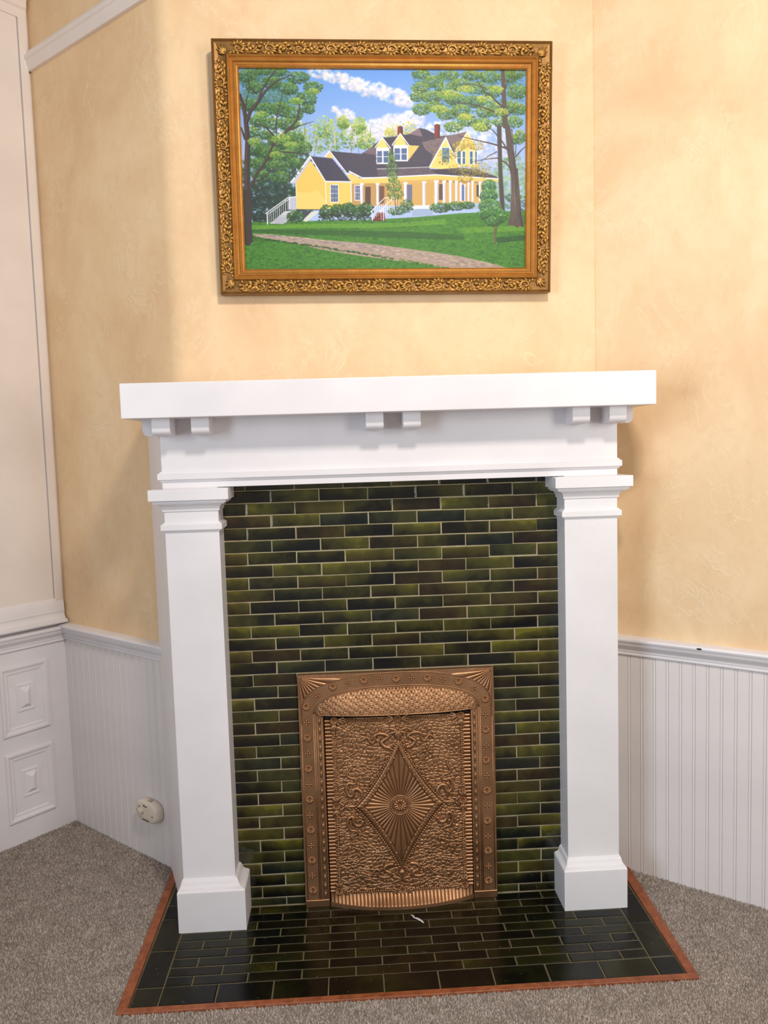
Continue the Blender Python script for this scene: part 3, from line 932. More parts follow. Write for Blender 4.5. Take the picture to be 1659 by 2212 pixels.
# rosettes, tulips and spears
ROS2 = rosette_mesh(0.0150, 0.0075)
for x, z in ((0.1785, 0.6250), (BX, 0.6255), (0.5912, 0.6250), (0.1765, 0.3385), (0.5925, 0.3385), (0.1765, 0.0480), (BX, 0.0440), (0.5925, 0.0465)):
    inst('rosette', ROS2, (x, cover_y(x) - 0.0025, z), cov)
def leaf_mb(m, p, d, L, w, lift):
    """pointed leaf from p along d"""
    d = Vector((d[0], 0, d[1])).normalized()
    pts = []; rad = []
    for i in range(7):
        t = i / 6
        pts.append((p[0] + d.x * L * t, cover_y(p[0]) - lift, p[1] + d.z * L * t))
        rad.append(max(w * math.sin(math.pi * min(1, 0.12 + 0.88 * t)) ** 0.8, 0.0004))
    m.tube(pts, rad, seg=7, flat=0.6)
def tulip(x, z, dx, dz):
    m = MB()
    for a in (-0.55, 0, 0.55):
        ca, sa = math.cos(a), math.sin(a)
        leaf_mb(m, (x, z), (dx * ca - dz * sa, dx * sa + dz * ca), 0.026 if a == 0 else 0.024, 0.0052, 0.006)
    obj('tulip', m, 'bronze', cov, smooth=True)
for x, z, ds in ((0.1785, 0.6250, ((1, 0), (0, -1))), (0.5912, 0.6250, ((-1, 0), (0, -1))), (0.1765, 0.0480, ((1, 0), (0, 1))), (0.5925, 0.0465, ((-1, 0), (0, 1))),
                 (BX, 0.6255, ((1, 0), (-1, 0))), (BX, 0.0440, ((1, 0), (-1, 0))), (0.1765, 0.3385, ((0, 1), (0, -1))), (0.5925, 0.3385, ((0, 1), (0, -1)))):
    for dx, dz in ds:
        tulip(x + dx * 0.013, z + dz * 0.013, dx, dz)
def palmette(x, z, dz, dx=0):
    m = MB()
    for a, L in ((-1.9, 0.034), (-1.25, 0.030), (-0.45, 0.026), (0.45, 0.026), (1.25, 0.030), (1.9, 0.034), (0, 0.040)):
        bx, bz = (dx, dz)
        leaf_mb(m, (x, z), (bx * math.cos(a) - bz * math.sin(a), bx * math.sin(a) + bz * math.cos(a)), L, 0.0058, 0.0085)
    obj('palmette', m, 'bronze', cov, smooth=True)
palmette(BX, 0.5860, -1); palmette(BX, 0.0850, 1)
def spear(x, z, dx):
    m = MB()
    for a, L, w in ((0.0, 0.046, 0.0062), (0.42, 0.030, 0.0045), (-0.42, 0.030, 0.0045), (2.3, 0.022, 0.0045), (-2.3, 0.022, 0.0045)):
        leaf_mb(m, (x, z), (dx * math.cos(a), math.sin(a)), L, w, 0.0085)
    obj('spear_leaf', m, 'bronze', cov, smooth=True)
spear(0.2020, 0.3380, 1); spear(0.5670, 0.3380, -1)
# knob
kn = MB().ball((BX, cover_y(BX) - 0.010, 0.1120), 0.0118, seg=16, rings=7)
obj('knob', kn, 'bronze', cov, smooth=True)
km = MB()
for k in range(16):
    a = 2 * math.pi * k / 16
    km.ball((BX + 0.0155 * math.cos(a), cover_y(BX) - 0.0085, 0.1120 + 0.0155 * math.sin(a)), 0.0027, seg=6, rings=3)
obj('bead_ring', km, 'bronze', cov, smooth=True)
# ribbon scrolls
def spline(pts, n=5):
    P = [Vector((x, 0, z)) for x, z in pts]; out = []
    for i in range(len(P) - 1):
        p0, p1, p2, p3 = P[max(i - 1, 0)], P[i], P[i + 1], P[min(i + 2, len(P) - 1)]
        for k in range(n):
            t = k / n
            q = 0.5 * ((2 * p1) + (p2 - p0) * t + (2 * p0 - 5 * p1 + 4 * p2 - p3) * t * t + (3 * p1 - p0 - 3 * p2 + p3) * t ** 3)
            out.append((q.x, q.z))
    out.append((P[-1].x, P[-1].z))
    return out
SCR = [
 [(0.3578, 0.5295), (0.3405, 0.5349), (0.33, 0.5488), (0.3412, 0.5595), (0.3523, 0.5657), (0.3438, 0.575), (0.3221, 0.5783), (0.3089, 0.5722), (0.3084, 0.5566), (0.2994, 0.5481), (0.291, 0.5575), (0.2848, 0.5667), (0.276, 0.5649), (0.2648, 0.5565), (0.2519, 0.5594)],
 [(0.2611, 0.3714), (0.2594, 0.3851), (0.2466, 0.3971), (0.2334, 0.3932), (0.233, 0.3797), (0.2239, 0.3711), (0.2134, 0.383), (0.2118, 0.4011), (0.2189, 0.4166), (0.2319, 0.4136), (0.2429, 0.4176), (0.239, 0.4313), (0.226, 0.4342), (0.2154, 0.4438), (0.2224, 0.4569), (0.2271, 0.4657), (0.2241, 0.4748)],
 [(0.2629, 0.2897), (0.2558, 0.2741), (0.2404, 0.2727), (0.232, 0.2845), (0.2304, 0.3005), (0.2194, 0.3011), (0.2124, 0.2878), (0.2141, 0.2718), (0.2224, 0.2577), (0.2376, 0.2546), (0.2417, 0.2452), (0.2283, 0.2391), (0.2193, 0.2328), (0.2234, 0.2212)],
 [(0.3572, 0.1368), (0.335, 0.1335), (0.3279, 0.1178), (0.3453, 0.1076), (0.345, 0.096), (0.325, 0.0926), (0.3075, 0.1005), (0.3102, 0.1165), (0.2993, 0.1217), (0.2901, 0.1107), (0.2787, 0.0999), (0.2657, 0.1075), (0.2526, 0.1106)]]
for sp in SCR:
    for mirror in (0, 1):
        pts = spline([(2 * BX - x if mirror else x, z) for x, z in sp])
        n = len(pts)
        rad = [0.0056 * (1 - i / n) ** 0.6 + 0.0016 for i in range(n)]
        obj('ribbon_scroll', MB().tube([(x, cover_y(x) - 0.0068, z) for x, z in pts], rad, seg=7, flat=0.8), 'bronze', cov, smooth=True)

# scrap of lint lying on the hearth
lt = [(0.4040, -0.0990), (0.4110, -0.1060), (0.4150, -0.1160), (0.4230, -0.1220), (0.4300, -0.1270), (0.4360, -0.1370), (0.4420, -0.1460)]
lo = obj('lint_scrap', MB().tube([(x, y, 0.0022 + 0.0015 * (i % 2)) for i, (x, y) in enumerate(lt)], [0.0015, 0.0036, 0.0030, 0.0042, 0.0050, 0.0040, 0.0016], nrm=(0, 0, 1), seg=6, flat=0.4), 'lint', None, smooth=True)
tag(lo, 'small white scrap of lint lying on the dark hearth tiles', 'lint')
# ------------------------------------------------------------------ plug-in alarm on the left wainscot
alarm = empty('gas_alarm', LW(0.550, 0.002, 0.155), 'cream plastic oval plug-in gas alarm on the white beadboard', 'gas alarm')
def oval(hw, hh, out, n=36, p=2.7, cs=0.550, cz=0.1955):
    r = []
    for i in range(n):
        t = 2 * math.pi * i / n; c, s = math.cos(t), math.sin(t)
        r.append(LW(cs + hw * math.copysign(abs(c) ** (2 / p), c), out, cz + hh * math.copysign(abs(s) ** (2 / p), s)))
    return r
obj('body', MB().loft([oval(0.060, 0.036, 0.0), oval(0.064, 0.040, 0.004), oval(0.0655, 0.041, 0.014), oval(0.0645, 0.040, 0.028), oval(0.061, 0.037, 0.0335), oval(0.055, 0.032, 0.0358), oval(0.03, 0.015, 0.0368)]), 'alarm_plastic', alarm, smooth=True)
obj('button_ring', MB().tube([LW(0.516 + 0.0165 * math.cos(2 * math.pi * k / 28), 0.0370, 0.192 + 0.0165 * math.sin(2 * math.pi * k / 28)) for k in range(29)], 0.0018, nrm=LW.n, seg=6), 'alarm_plastic', alarm, smooth=True)
obj('test_button', MB().loft([[LW(0.516 + r * math.cos(2 * math.pi * k / 24), o, 0.192 + r * math.sin(2 * math.pi * k / 24)) for k in range(24)] for r, o in ((0.0125, 0.033), (0.0122, 0.0390), (0.009, 0.0408), (0.001, 0.0412))]), 'alarm_plastic', alarm, smooth=0.8)
def mark(s0, s1, z0, z1, out=0.0372):
    obj('printed_mark', wall_box(LW, s0, s1, z0 - 0.0006, z1 + 0.0006, out - 0.004, out + 0.0006), 'dark_print', alarm)
mark(0.5405, 0.5465, 0.2165, 0.2225, 0.0366); mark(0.5485, 0.5620, 0.2165, 0.2190, 0.0366)
mark(0.5300, 0.5680, 0.1640, 0.1672, 0.0358); mark(0.5890, 0.5930, 0.1855, 0.1915, 0.0362)
mark(0.4945, 0.4985, 0.1905, 0.1935, 0.0366); mark(0.5340, 0.5375, 0.1880, 0.1925, 0.0372); mark(0.509, 0.522, 0.2095, 0.2115, 0.0368)
for k in range(3):
    zz = 0.2352; s0 = 0.545 + 0.002 * k; o = 0.010 + 0.006 * k
    obj('vent_slot', MB().add([LW(s0, o, zz + 0.0013), LW(s0 + 0.024, o, zz + 0.0013), LW(s0 + 0.024, o + 0.0016, zz + 0.0013), LW(s0, o + 0.0016, zz + 0.0013),
                             LW(s0, o, zz - 0.003), LW(s0 + 0.024, o, zz - 0.003), LW(s0 + 0.024, o + 0.0016, zz - 0.003), LW(s0, o + 0.0016, zz - 0.003)],
                            [(0, 1, 2, 3), (4, 7, 6, 5), (0, 4, 5, 1), (1, 5, 6, 2), (2, 6, 7, 3), (3, 7, 4, 0)]), 'dark_print', alarm)

# ------------------------------------------------------------------ framed painting
FW, FH, RAILW_ = 1.088, 0.786, 0.082
pic = empty('framed_painting', (0.4045, 0.150, 2.402), 'framed landscape painting of a yellow farmhouse in a carved gold frame above the mantel', 'painting')
pic.rotation_euler = (0.033, 0.0125, 0.0)
# profile: distance from the outer edge, height off the back
FPROF = [(0.0, 0.0), (0.0, 0.036), (0.0025, 0.0385), (0.005, 0.036), (0.008, 0.0325), (0.020, 0.0295), (0.032, 0.0290), (0.043, 0.0310), (0.0455, 0.0335), (0.0475, 0.0395), (0.0505, 0.0410),
         (0.0530, 0.0385), (0.0545, 0.0345), (0.0575, 0.0325), (0.0600, 0.0340), (0.0615, 0.0370), (0.0640, 0.0375), (0.0660, 0.0345), (0.0675, 0.0295), (0.0690, 0.0285), (0.0740, 0.0285),
         (0.0750, 0.0255), (0.0765, 0.0250), (0.0790, 0.0265), (0.0815, 0.0240), (0.0822, 0.0150), (0.0822, 0.0)]
def rail_part(prof_idx, side):
    """mitred length of the profile for one side of the frame, local coordinates of the picture"""
    a, b = (FW / 2, FH / 2)
    ends = {'top': ((-1, 1), (1, 1)), 'bottom': ((1, -1), (-1, -1)), 'left': ((-1, -1), (-1, 1)), 'right': ((1, 1), (1, -1))}[side]
    rings = []
    for sx, sz in ends:
        rings.append([(sx * (a - u), -h, sz * (b - u)) for u, h in prof_idx])
    return rings
def frame_obj(name, m, mat, parent, **kw):
    me = mesh(name, m, mat, **kw)
    o = bpy.data.objects.new(name, me); COL.objects.link(o); o.parent = parent
    return o
# carved scroll motif (x along the rail, z across it towards the outside)
def scroll_mesh(flip):
    m = MB()
    f = -1 if flip else 1
    def tear(x, z, ang, L, w, hgt):
        ang = ang * f; z = z * f
        d = (math.cos(ang), math.sin(ang)); pts = []; rad = []
        for i in range(6):
            t = i / 5
            bend = 0.25 * L * t * t * f
            pts.append((x + d[0] * L * t - d[1] * bend, -hgt * math.sin(math.pi * (0.15 + 0.7 * t)), z + d[1] * L * t + d[0] * bend))
            rad.append(max(w * math.sin(math.pi * (0.08 + 0.86 * t)) ** 0.7, 0.0004))
        m.tube(pts, rad, seg=6, flat=0.75)
    # C scroll
    pts = []; rad = []
    for i in range(30):
        t = i / 29
        a = 2.6 - 7.4 * t
        R = 0.0178 * (1 - 0.72 * t)
        pts.append((R * math.cos(a) * 1.1, -0.0030 - 0.002 * math.sin(math.pi * t), f * R * math.sin(a)))
        rad.append(0.0044 * (1 - 0.55 * t) + 0.0006)
    m.tube(pts, rad, seg=6)
    m.ball((0.004, -0.003, f * -0.002), 0.0034, seg=7, rings=3)
    # acanthus lobes on the crown of the scroll
    for k, (a, L) in enumerate(((2.5, 0.015), (2.0, 0.017), (1.5, 0.017), (1.05, 0.016), (0.6, 0.013))):
        tear(0.010 * math.cos(a), 0.0080 * math.sin(a) + 0.0005, a - 0.9, L * 1.15, 0.0042, 0.0085)
    # trailing leafy branch
    br = [(0.016, -0.006), (0.026, -0.013), (0.036, -0.012), (0.046, -0.004), (0.054, 0.006), (0.060, 0.013)]
    m.tube([(x, -0.0028, f * z) for x, z in br], [0.0036, 0.0034, 0.0032, 0.0028, 0.0022, 0.0010], seg=6)
    for x, z, a, L in ((0.030, -0.012, 2.3, 0.017), (0.038, -0.010, 2.0, 0.017), (0.045, -0.004, 1.9, 0.014), (0.036, -0.013, -0.25, 0.017), (0.046, -0.005, -0.5, 0.014), (0.053, 0.004, -0.2, 0.011)):
        tear(x, z, a, L * 1.15, 0.0054, 0.0075)
    # leaf linking to the next scroll
    for x, z, a, L in ((0.050, 0.010, 0.9, 0.012), (0.024, 0.004, 0.6, 0.016), (0.024, 0.012, 0.2, 0.014), (-0.016, -0.012, 3.6, 0.012)):
        tear(x, z, a, L, 0.0040, 0.0055)
    # inner curl leaves
    for a in (3.6, 4.3, 5.0):
        tear(0.012 * math.cos(a), 0.011 * math.sin(a), a + 0.8, 0.014, 0.0034, 0.006)
    return mesh('scroll_ornament', m, 'ornament_gold', smooth=True)
SM = [scroll_mesh(False), scroll_mesh(True)]
def corner_mesh():
    m = MB()
    for a, L in ((0.785, 0.040), (0.45, 0.034), (1.12, 0.034), (0.10, 0.026), (1.47, 0.026)):
        d = (math.cos(a), math.sin(a))
        m.tube([(d[0] * L * t - 0.018, -0.002 - 0.005 * math.sin(math.pi * t), d[1] * L * t - 0.018) for t in (0, .25, .5, .75, 1)], [0.0012, 0.0036, 0.0042, 0.0030, 0.0006], seg=6, flat=0.7)
    return mesh('corner_leaf', m, 'ornament_gold', smooth=True)
CM = corner_mesh()
ROT = {'top': 0.0, 'right': math.pi / 2, 'bottom': math.pi, 'left': -math.pi / 2}
for side in ('top', 'right', 'bottom', 'left'):
    rail = frame_obj('frame_rail', MB().loft(rail_part(FPROF[:9] + [(0.0460, 0.0)], side)), 'antique_gold', pic)
    frame_obj('inner_moulding', MB().loft(rail_part([(0.0445, 0.0)] + FPROF[8:], side)), 'bright_gold', rail)
    # rope bead near the sight edge
    L = (FW if side in ('top', 'bottom') else FH) - 2 * 0.0715
    n = int(L / 0.0052); m = MB()
    for i in range(n):
        p = -L / 2 + L * (i + 0.5) / n
        q = (FH if side in ('top', 'bottom') else FW) / 2 - 0.0715
        x, z = {'top': (p, q), 'bottom': (p, -q), 'left': (-q, p), 'right': (q, p)}[side]
        m.ball((x, -0.0280, z), 0.0025, seg=5, rings=2)
    frame_obj('rope_bead', m, 'ornament_gold', rail, smooth=True)
    long = FW if side in ('top', 'bottom') else FH
    half = (FH if side in ('top', 'bottom') else FW) / 2 - 0.0255
    cnt = 10 if side in ('top', 'bottom') else 7
    span = long - 0.118
    for i in range(cnt):
        s = -span / 2 + span * (i + 0.25) / cnt
        if side == 'top': loc = (s, half)
        elif side == 'bottom': loc = (-s, -half)
        elif side == 'right': loc = (half, -s)
        else: loc = (-half, s)
        o = bpy.data.objects.new('scroll_ornament', SM[i % 2]); COL.objects.link(o); o.parent = rail
        o.location = (loc[0], -0.0285, loc[1]); o.rotation_euler = (0, ROT[side], 0)
        o.scale = (span / cnt / 0.0850, 0.9, 0.98)
    sx, sz, rr = {'top': (1, 1, 0), 'right': (1, -1, math.pi / 2), 'bottom': (-1, -1, math.pi), 'left': (-1, 1, -math.pi / 2)}[side]
    o = bpy.data.objects.new('corner_leaf', CM); COL.objects.link(o); o.parent = rail
    o.location = (sx * (FW / 2 - 0.026), -0.0285, sz * (FH / 2 - 0.026)); o.rotation_euler = (0, rr, 0)

# ---- the picture itself: brushwork painted into a dense canvas mesh
def paint():
    NX, NY, SS = 640, 431, 2
    W, H = NX * SS, NY * SS
    img = np.zeros((H, W, 3), np.float32)
    R = np.random.default_rng(3)
    def uv(x, y):
        """from the picture's drawing grid to raster pixels"""
        xl = 517 + 14 * (y - 164) / 427.0; xr = 1136 - 3 * (y - 166) / 421.0
        yt = 164 + 2 * (x - 517) / 619.0; yb = 591 - 4 * (x - 531) / 602.0
        return (x - xl) / (xr - xl) * W, (y - yt) / (yb - yt) * H
    K = W / 612.0
    C = lambda *c: np.array(c, np.float32) / 255.0
    def blend(y0, y1, x0, x1, mask, col, al):
        reg = img[y0:y1, x0:x1]
        reg += (np.asarray(col, np.float32) - reg) * (mask * al)[..., None]
    def box(xs, ys, pad=2):
        x0 = max(int(min(xs)) - pad, 0); x1 = min(int(max(xs)) + pad + 1, W)
        y0 = max(int(min(ys)) - pad, 0); y1 = min(int(max(ys)) + pad + 1, H)
        return x0, x1, y0, y1
    def poly(pts, col, al=1.0, jit=0):
        q = [uv(*p) for p in pts]
        x0, x1, y0, y1 = box([p[0] for p in q], [p[1] for p in q])
        if x1 <= x0 or y1 <= y0: return
        X, Y = np.meshgrid(np.arange(x0, x1) + 0.5, np.arange(y0, y1) + 0.5)
        ins_ = np.zeros(X.shape, bool)
        for (ax, ay), (bx, by) in zip(q, q[1:] + q[:1]):
            if ay == by: continue
            cr = ((ay > Y) != (by > Y)) & (X < (bx - ax) * (Y - ay) / (by - ay) + ax)
            ins_ ^= cr
        mk = ins_.astype(np.float32)
        if jit:
            c = np.asarray(col)[None, None] + R.normal(0, jit, X.shape + (1,)).astype(np.float32)
            reg = img[y0:y1, x0:x1]; reg += (c - reg) * (mk * al)[..., None]
        else:
            blend(y0, y1, x0, x1, mk, col, al)
    def line(pts, w0, w1, col, al=1.0):
        q = [uv(*p) for p in pts]; n = len(q) - 1
        for i in range(n):
            (ax, ay), (bx, by) = q[i], q[i + 1]
            ra = (w0 + (w1 - w0) * i / n) * K / 2; rb = (w0 + (w1 - w0) * (i + 1) / n) * K / 2
            x0, x1, y0, y1 = box([ax, bx], [ay, by], int(max(ra, rb)) + 2)
            if x1 <= x0 or y1 <= y0: continue
            X, Y = np.meshgrid(np.arange(x0, x1) + 0.5, np.arange(y0, y1) + 0.5)
            dx, dy = bx - ax, by - ay; L2 = dx * dx + dy * dy + 1e-6
            t = np.clip(((X - ax) * dx + (Y - ay) * dy) / L2, 0, 1)
            d = np.hypot(X - ax - t * dx, Y - ay - t * dy) - (ra + (rb - ra) * t)
            blend(y0, y1, x0, x1, np.clip(0.5 - d, 0, 1).astype(np.float32), col, al)
    def dab(x, y, rx, ry, ang, col, al=1.0, soft=0.35):
        cx, cy = uv(x, y); rx *= K; ry *= K; r = max(rx, ry)
        x0, x1, y0, y1 = box([cx - r, cx + r], [cy - r, cy + r], 1)
        if x1 <= x0 or y1 <= y0: return
        X, Y = np.meshgrid(np.arange(x0, x1) + 0.5 - cx, np.arange(y0, y1) + 0.5 - cy)
        c, s = math.cos(ang), math.sin(ang)
        d = np.hypot((X * c + Y * s) / rx, (-X * s + Y * c) / ry)
        blend(y0, y1, x0, x1, np.clip((1 - d) / soft, 0, 1).astype(np.float32), col, al)
    def cluster(x, y, rx, ry, n, cols, size=2.2, al=0.85, flat=0.6, lightup=True, soft=0.45):
        for _ in range(n):
            a = R.uniform(0, 6.283); r = math.sqrt(R.uniform(0, 1))
            px, py = x + rx * r * math.cos(a), y + ry * r * math.sin(a)
            k = R.uniform(0, 1)
            if lightup: k = 0.55 * k + 0.45 * (0.5 - 0.5 * r * math.sin(a))
            c = cols[min(int(k * len(cols)), len(cols) - 1)]
            s = size * R.uniform(0.6, 1.4)
            dab(px, py, s, s * flat, R.uniform(-0.8, 0.8), np.clip(c + R.normal(0, 0.03, 3), 0, 1), al * R.uniform(0.6, 1), soft)
    c1 = lambda x, y: (440 + x / 3.815, 80 + y / 3.815)
    c2 = lambda x, y: (820 + x / 3.815, 80 + y / 3.815)
    A = lambda x, y: (560 + x / 5.53, 280 + y / 5.53)
    B = lambda x, y: (800 + x / 5.53, 250 + y / 5.53)
    # sky
    for j in range(H):
        t = min(1, j / (H * 0.45))
        img[j, :] = C(116, 168, 232) * (1 - t) + C(182, 200, 236) * t
    # clouds
    CL = [C(214, 208, 218), C(234, 228, 230), C(246, 240, 238), C(252, 248, 244)]
    for x, y, rx, ry, n in ((690, 172, 26, 12, 60), (725, 182, 26, 12, 70), (760, 196, 28, 14, 90), (800, 207, 34, 16, 110), (845, 218, 32, 14, 90), (872, 232, 22, 12, 60), (905, 212, 16, 9, 30), (985, 190, 14, 8, 10),
                            (745, 262, 20, 14, 60), (722, 248, 7, 6, 14), (812, 288, 34, 20, 110), (850, 272, 28, 16, 90), (890, 266, 26, 16, 80), (880, 300, 60, 30, 170), (780, 300, 40, 26, 120), (955, 300, 50, 30, 140), (1010, 310, 40, 40, 140), (1070, 320, 40, 50, 140), (600, 290, 60, 30, 120)):
        cluster(x, y, rx, ry, int(n * 1.6), CL, 5.5, 0.55, 0.75, soft=1.0)
    # distant trees
    DK = [C(38, 74, 60), C(52, 96, 62), C(70, 120, 64), C(92, 142, 70)]
    BL = [C(44, 82, 92), C(56, 100, 98), C(70, 118, 108), C(92, 140, 122)]
    MG = [C(66, 108, 58), C(92, 138, 62), C(128, 166, 78), C(168, 192, 104)]
    LG = [C(110, 148, 66), C(146, 176, 84), C(182, 200, 108), C(212, 218, 142)]
    cluster(600, 410, 90, 95, 1300, BL + DK, 5, 0.8)
    cluster(585, 445, 70, 46, 900, [C(20, 44, 46), C(28, 58, 56), C(38, 74, 62), C(50, 90, 74)], 5, 0.8)
    for x, y, rx, ry in ((675, 310, 34, 34), (700, 285, 22, 24), (722, 300, 24, 34), (760, 300, 24, 30), (775, 282, 14, 18), (790, 312, 18, 20), (740, 275, 12, 14), (640, 300, 30, 30)):
        cluster(x, y, rx, ry, 150, LG, 3.0, 0.75)
        cluster(x, y + ry * 0.5, rx, ry * 0.6, 60, MG, 3.0, 0.6)
    for k in range(26):
        x = R.uniform(655, 800); y = R.uniform(285, 330)
        line([(x, y + R.uniform(14, 26)), (x + R.uniform(-3, 3), y), (x + R.uniform(-8, 8), y - R.uniform(8, 16))], 1.2, 0.5, C(226, 212, 190) if k % 3 else C(104, 96, 72), 0.75)
    for x, y, rx, ry in ((848, 291, 16, 14), (880, 286, 18, 15), (866, 300, 20, 12), (838, 298, 10, 10)):
        cluster(x, y, rx, ry, 70, [C(150, 160, 70), C(186, 186, 84), C(214, 208, 110), C(232, 224, 150)], 2.4, 0.8)
    cluster(1100, 400, 40, 60, 320, [C(120, 160, 130), C(146, 182, 140), C(168, 198, 152), C(110, 150, 110)], 6, 0.5)
    cluster(1110, 450, 34, 24, 140, [C(64, 106, 96), C(84, 128, 110), C(60, 100, 84)], 4, 0.6)
    # lawn
    poly([(510, 489), (620, 486), (700, 484), (800, 482), (900, 476), (990, 468), (1140, 462), (1140, 600), (510, 600)], C(84, 146, 52))
    G1 = [C(52, 112, 38), C(76, 136, 44), C(106, 158, 50), C(146, 184, 66)]
    G2 = [C(24, 72, 30), C(36, 92, 36), C(50, 110, 42)]
    for _ in range(7000):
        x = R.uniform(520, 1140); y = R.uniform(470, 592)
        top = 486 - max(0, (x - 760)) * 0.05
        if y < top: continue
        t = (y - top) / 110
        w = 0.5 + 0.5 * math.sin(y * 0.16 + math.sin(x * 0.02) * 2.2 + 0.6)
        col = G1[R.integers(0, 4)] if R.uniform() < (0.85 - 0.55 * w if t < 0.5 else 0.5) else G2[R.integers(0, 3)]
        dab(x, y, R.uniform(2, 6), R.uniform(0.7, 1.5), R.normal(0, 0.25), col, 0.5, 0.9)
    for pts, col, al in (([(540, 494), (700, 491), (860, 489), (960, 480), (960, 492), (800, 500), (640, 500), (545, 503)], C(140, 186, 62), 0.5), ([(545, 503), (700, 504), (880, 508), (1000, 516), (1000, 526), (860, 522), (700, 516), (545, 510)], C(36, 92, 38), 0.5),
                         ([(980, 500), (1140, 492), (1140, 505), (1000, 512)], C(150, 190, 66), 0.4), ([(1064, 521), (1136, 514), (1136, 526), (1075, 532)], C(30, 82, 52), 0.6)):
        poly(pts, col, al)
    # path
    poly([(545, 513), (575, 513), (640, 519), (700, 526), (780, 532), (860, 542), (940, 553), (1000, 563), (1050, 574), (1098, 587), (1100, 592), (985, 592), (900, 577), (840, 569), (760, 558), (690, 546), (620, 530), (560, 520)], C(182, 164, 150), jit=0.02)
    for _ in range(520):
        t = R.uniform(0, 1); x = 550 + t * 530; y = 515 + 74 * t ** 1.25 + R.uniform(-1, 1) * (2 + 9 * t)
        dab(x, y, R.uniform(3, 8), R.uniform(0.6, 1.3), 0.12, [C(150, 132, 126), C(206, 190, 174), C(220, 206, 190), C(140, 140, 160)][R.integers(0, 4)], 0.5)
    for _ in range(200):
        t = R.uniform(0, 1); x = 550 + t * 520
        dab(x, 519 + 76 * t ** 1.2 + 8 * t + R.uniform(2, 6), 4, 1.4, 0.12, G2[R.integers(0, 3)] if t < 0.6 else G1[R.integers(0, 3)], 0.7)
    # ---------------- house
    YE, YS, SL, SL2, WH, SHD = C(242, 218, 138), C(222, 178, 84), C(80, 76, 98), C(124, 110, 120), C(242, 240, 244), C(176, 140, 86)
    def siding(pts, y0, y1, x0, x1, f, step=9, col=C(206, 164, 62)):
        for yy in np.arange(y0, y1, step):
            line([f(x0, yy), f(x1, yy)], 0.5, 0.5, col, 0.5)
    def window(f, x0, y0, x1, y1, nx=2, ny=4, frame=1.4, glass=C(104, 128, 168)):
        poly([f(x0, y0), f(x1, y0), f(x1, y1), f(x0, y1)], WH)
        g = 8
        poly([f(x0 + g, y0 + g), f(x1 - g, y0 + g), f(x1 - g, y1 - g), f(x0 + g, y1 - g)], glass)
        poly([f(x0 + g, (y0 + y1) / 2), f(x1 - g, (y0 + y1) / 2), f(x1 - g, y1 - g), f(x0 + g, y1 - g)], glass * 0.9 + C(20, 30, 10) * 0.3)
        for i in range(1, nx): line([f(x0 + (x1 - x0) * i / nx, y0 + g), f(x0 + (x1 - x0) * i / nx, y1 - g)], 0.6, 0.6, WH, 0.9)
        for i in range(1, ny): line([f(x0 + g, y0 + (y1 - y0) * i / ny), f(x1 - g, y0 + (y1 - y0) * i / ny)], 1.3 if i * 2 == ny else 0.6, 0.6, WH, 0.9)
    # main roofs
    poly([B(*p) for p in ((-110, 500), (0, 430), (130, 320), (300, 300), (450, 275), (570, 203), (640, 215), (820, 300), (960, 285), (1150, 243), (1215, 330), (1000, 480), (700, 660), (60, 690), (-110, 640))], SL)
    poly([B(*p) for p in ((450, 275), (570, 203), (610, 305))], C(146, 126, 136))
    poly([B(*p) for p in ((600, 372), (900, 298), (1150, 243), (1000, 460), (890, 320), (700, 640), (735, 520), (640, 450))], C(142, 124, 128))
    for _ in range(420):
        x, y = R.uniform(430, 900), R.uniform(260, 640)
        if y > 640 - (x - 430) * 0.1 or y < 330 - (x - 430) * 0.12: continue
        dab(*B(x, y), 2.6, 0.7, -0.15, [C(98, 88, 108), C(120, 104, 116), C(70, 64, 84)][R.integers(0, 3)], 0.5)
    for x0, y0, x1, y1 in ((312, 178, 376, 290), (752, 155, 820, 315)):
        poly([B(x0, y0 + 14), B((x0 + x1) / 2, y0), B(x1, y0 + 14), B(x1, y1), B(x0, y1)], C(146, 62, 40)); poly([B((x0 + x1) / 2 + 6, y0 + 6), B(x1, y0 + 14), B(x1, y1), B((x0 + x1) / 2 + 6, y1)], C(112, 44, 34))
    # right-hand gable
    poly([B(*p) for p in ((1000, 470), (1150, 250), (1235, 390), (1270, 500), (1275, 660), (1030, 650))], YE)
    siding(None, 300, 640, 1090, 1240, B, 22)
    line([B(1000, 470), B(1150, 246), B(1215, 350)], 2.2, 2.0, WH)
    for x0, x1 in ((1018, 1076), (1082, 1130), (1168, 1220), (1232, 1270)):
        window(B, x0, 468, x1, 634, 1, 2, glass=C(90, 126, 160))
    # big front gable
    poly([B(*p) for p in ((690, 668), (888, 318), (1055, 665), (900, 690))], YE)
    siding(None, 420, 660, 740, 1010, B, 20)
    window(B, 836, 428, 938, 612, 1, 2, glass=C(92, 134, 170))
    line([B(690, 665), B(888, 316), B(1055, 668)], 2.6, 2.6, WH)
    # dormers
    poly([B(130, 312), B(300, 326), B(245, 420), B(230, 420)], SL * 0.9)
    poly([B(345, 268), B(600, 345), B(575, 412), B(440, 400)], SL * 0.95)
    poly([B(435, 405), B(572, 412), B(438, 585)], YE * 0.95); siding(None, 430, 570, 440, 500, B, 20)
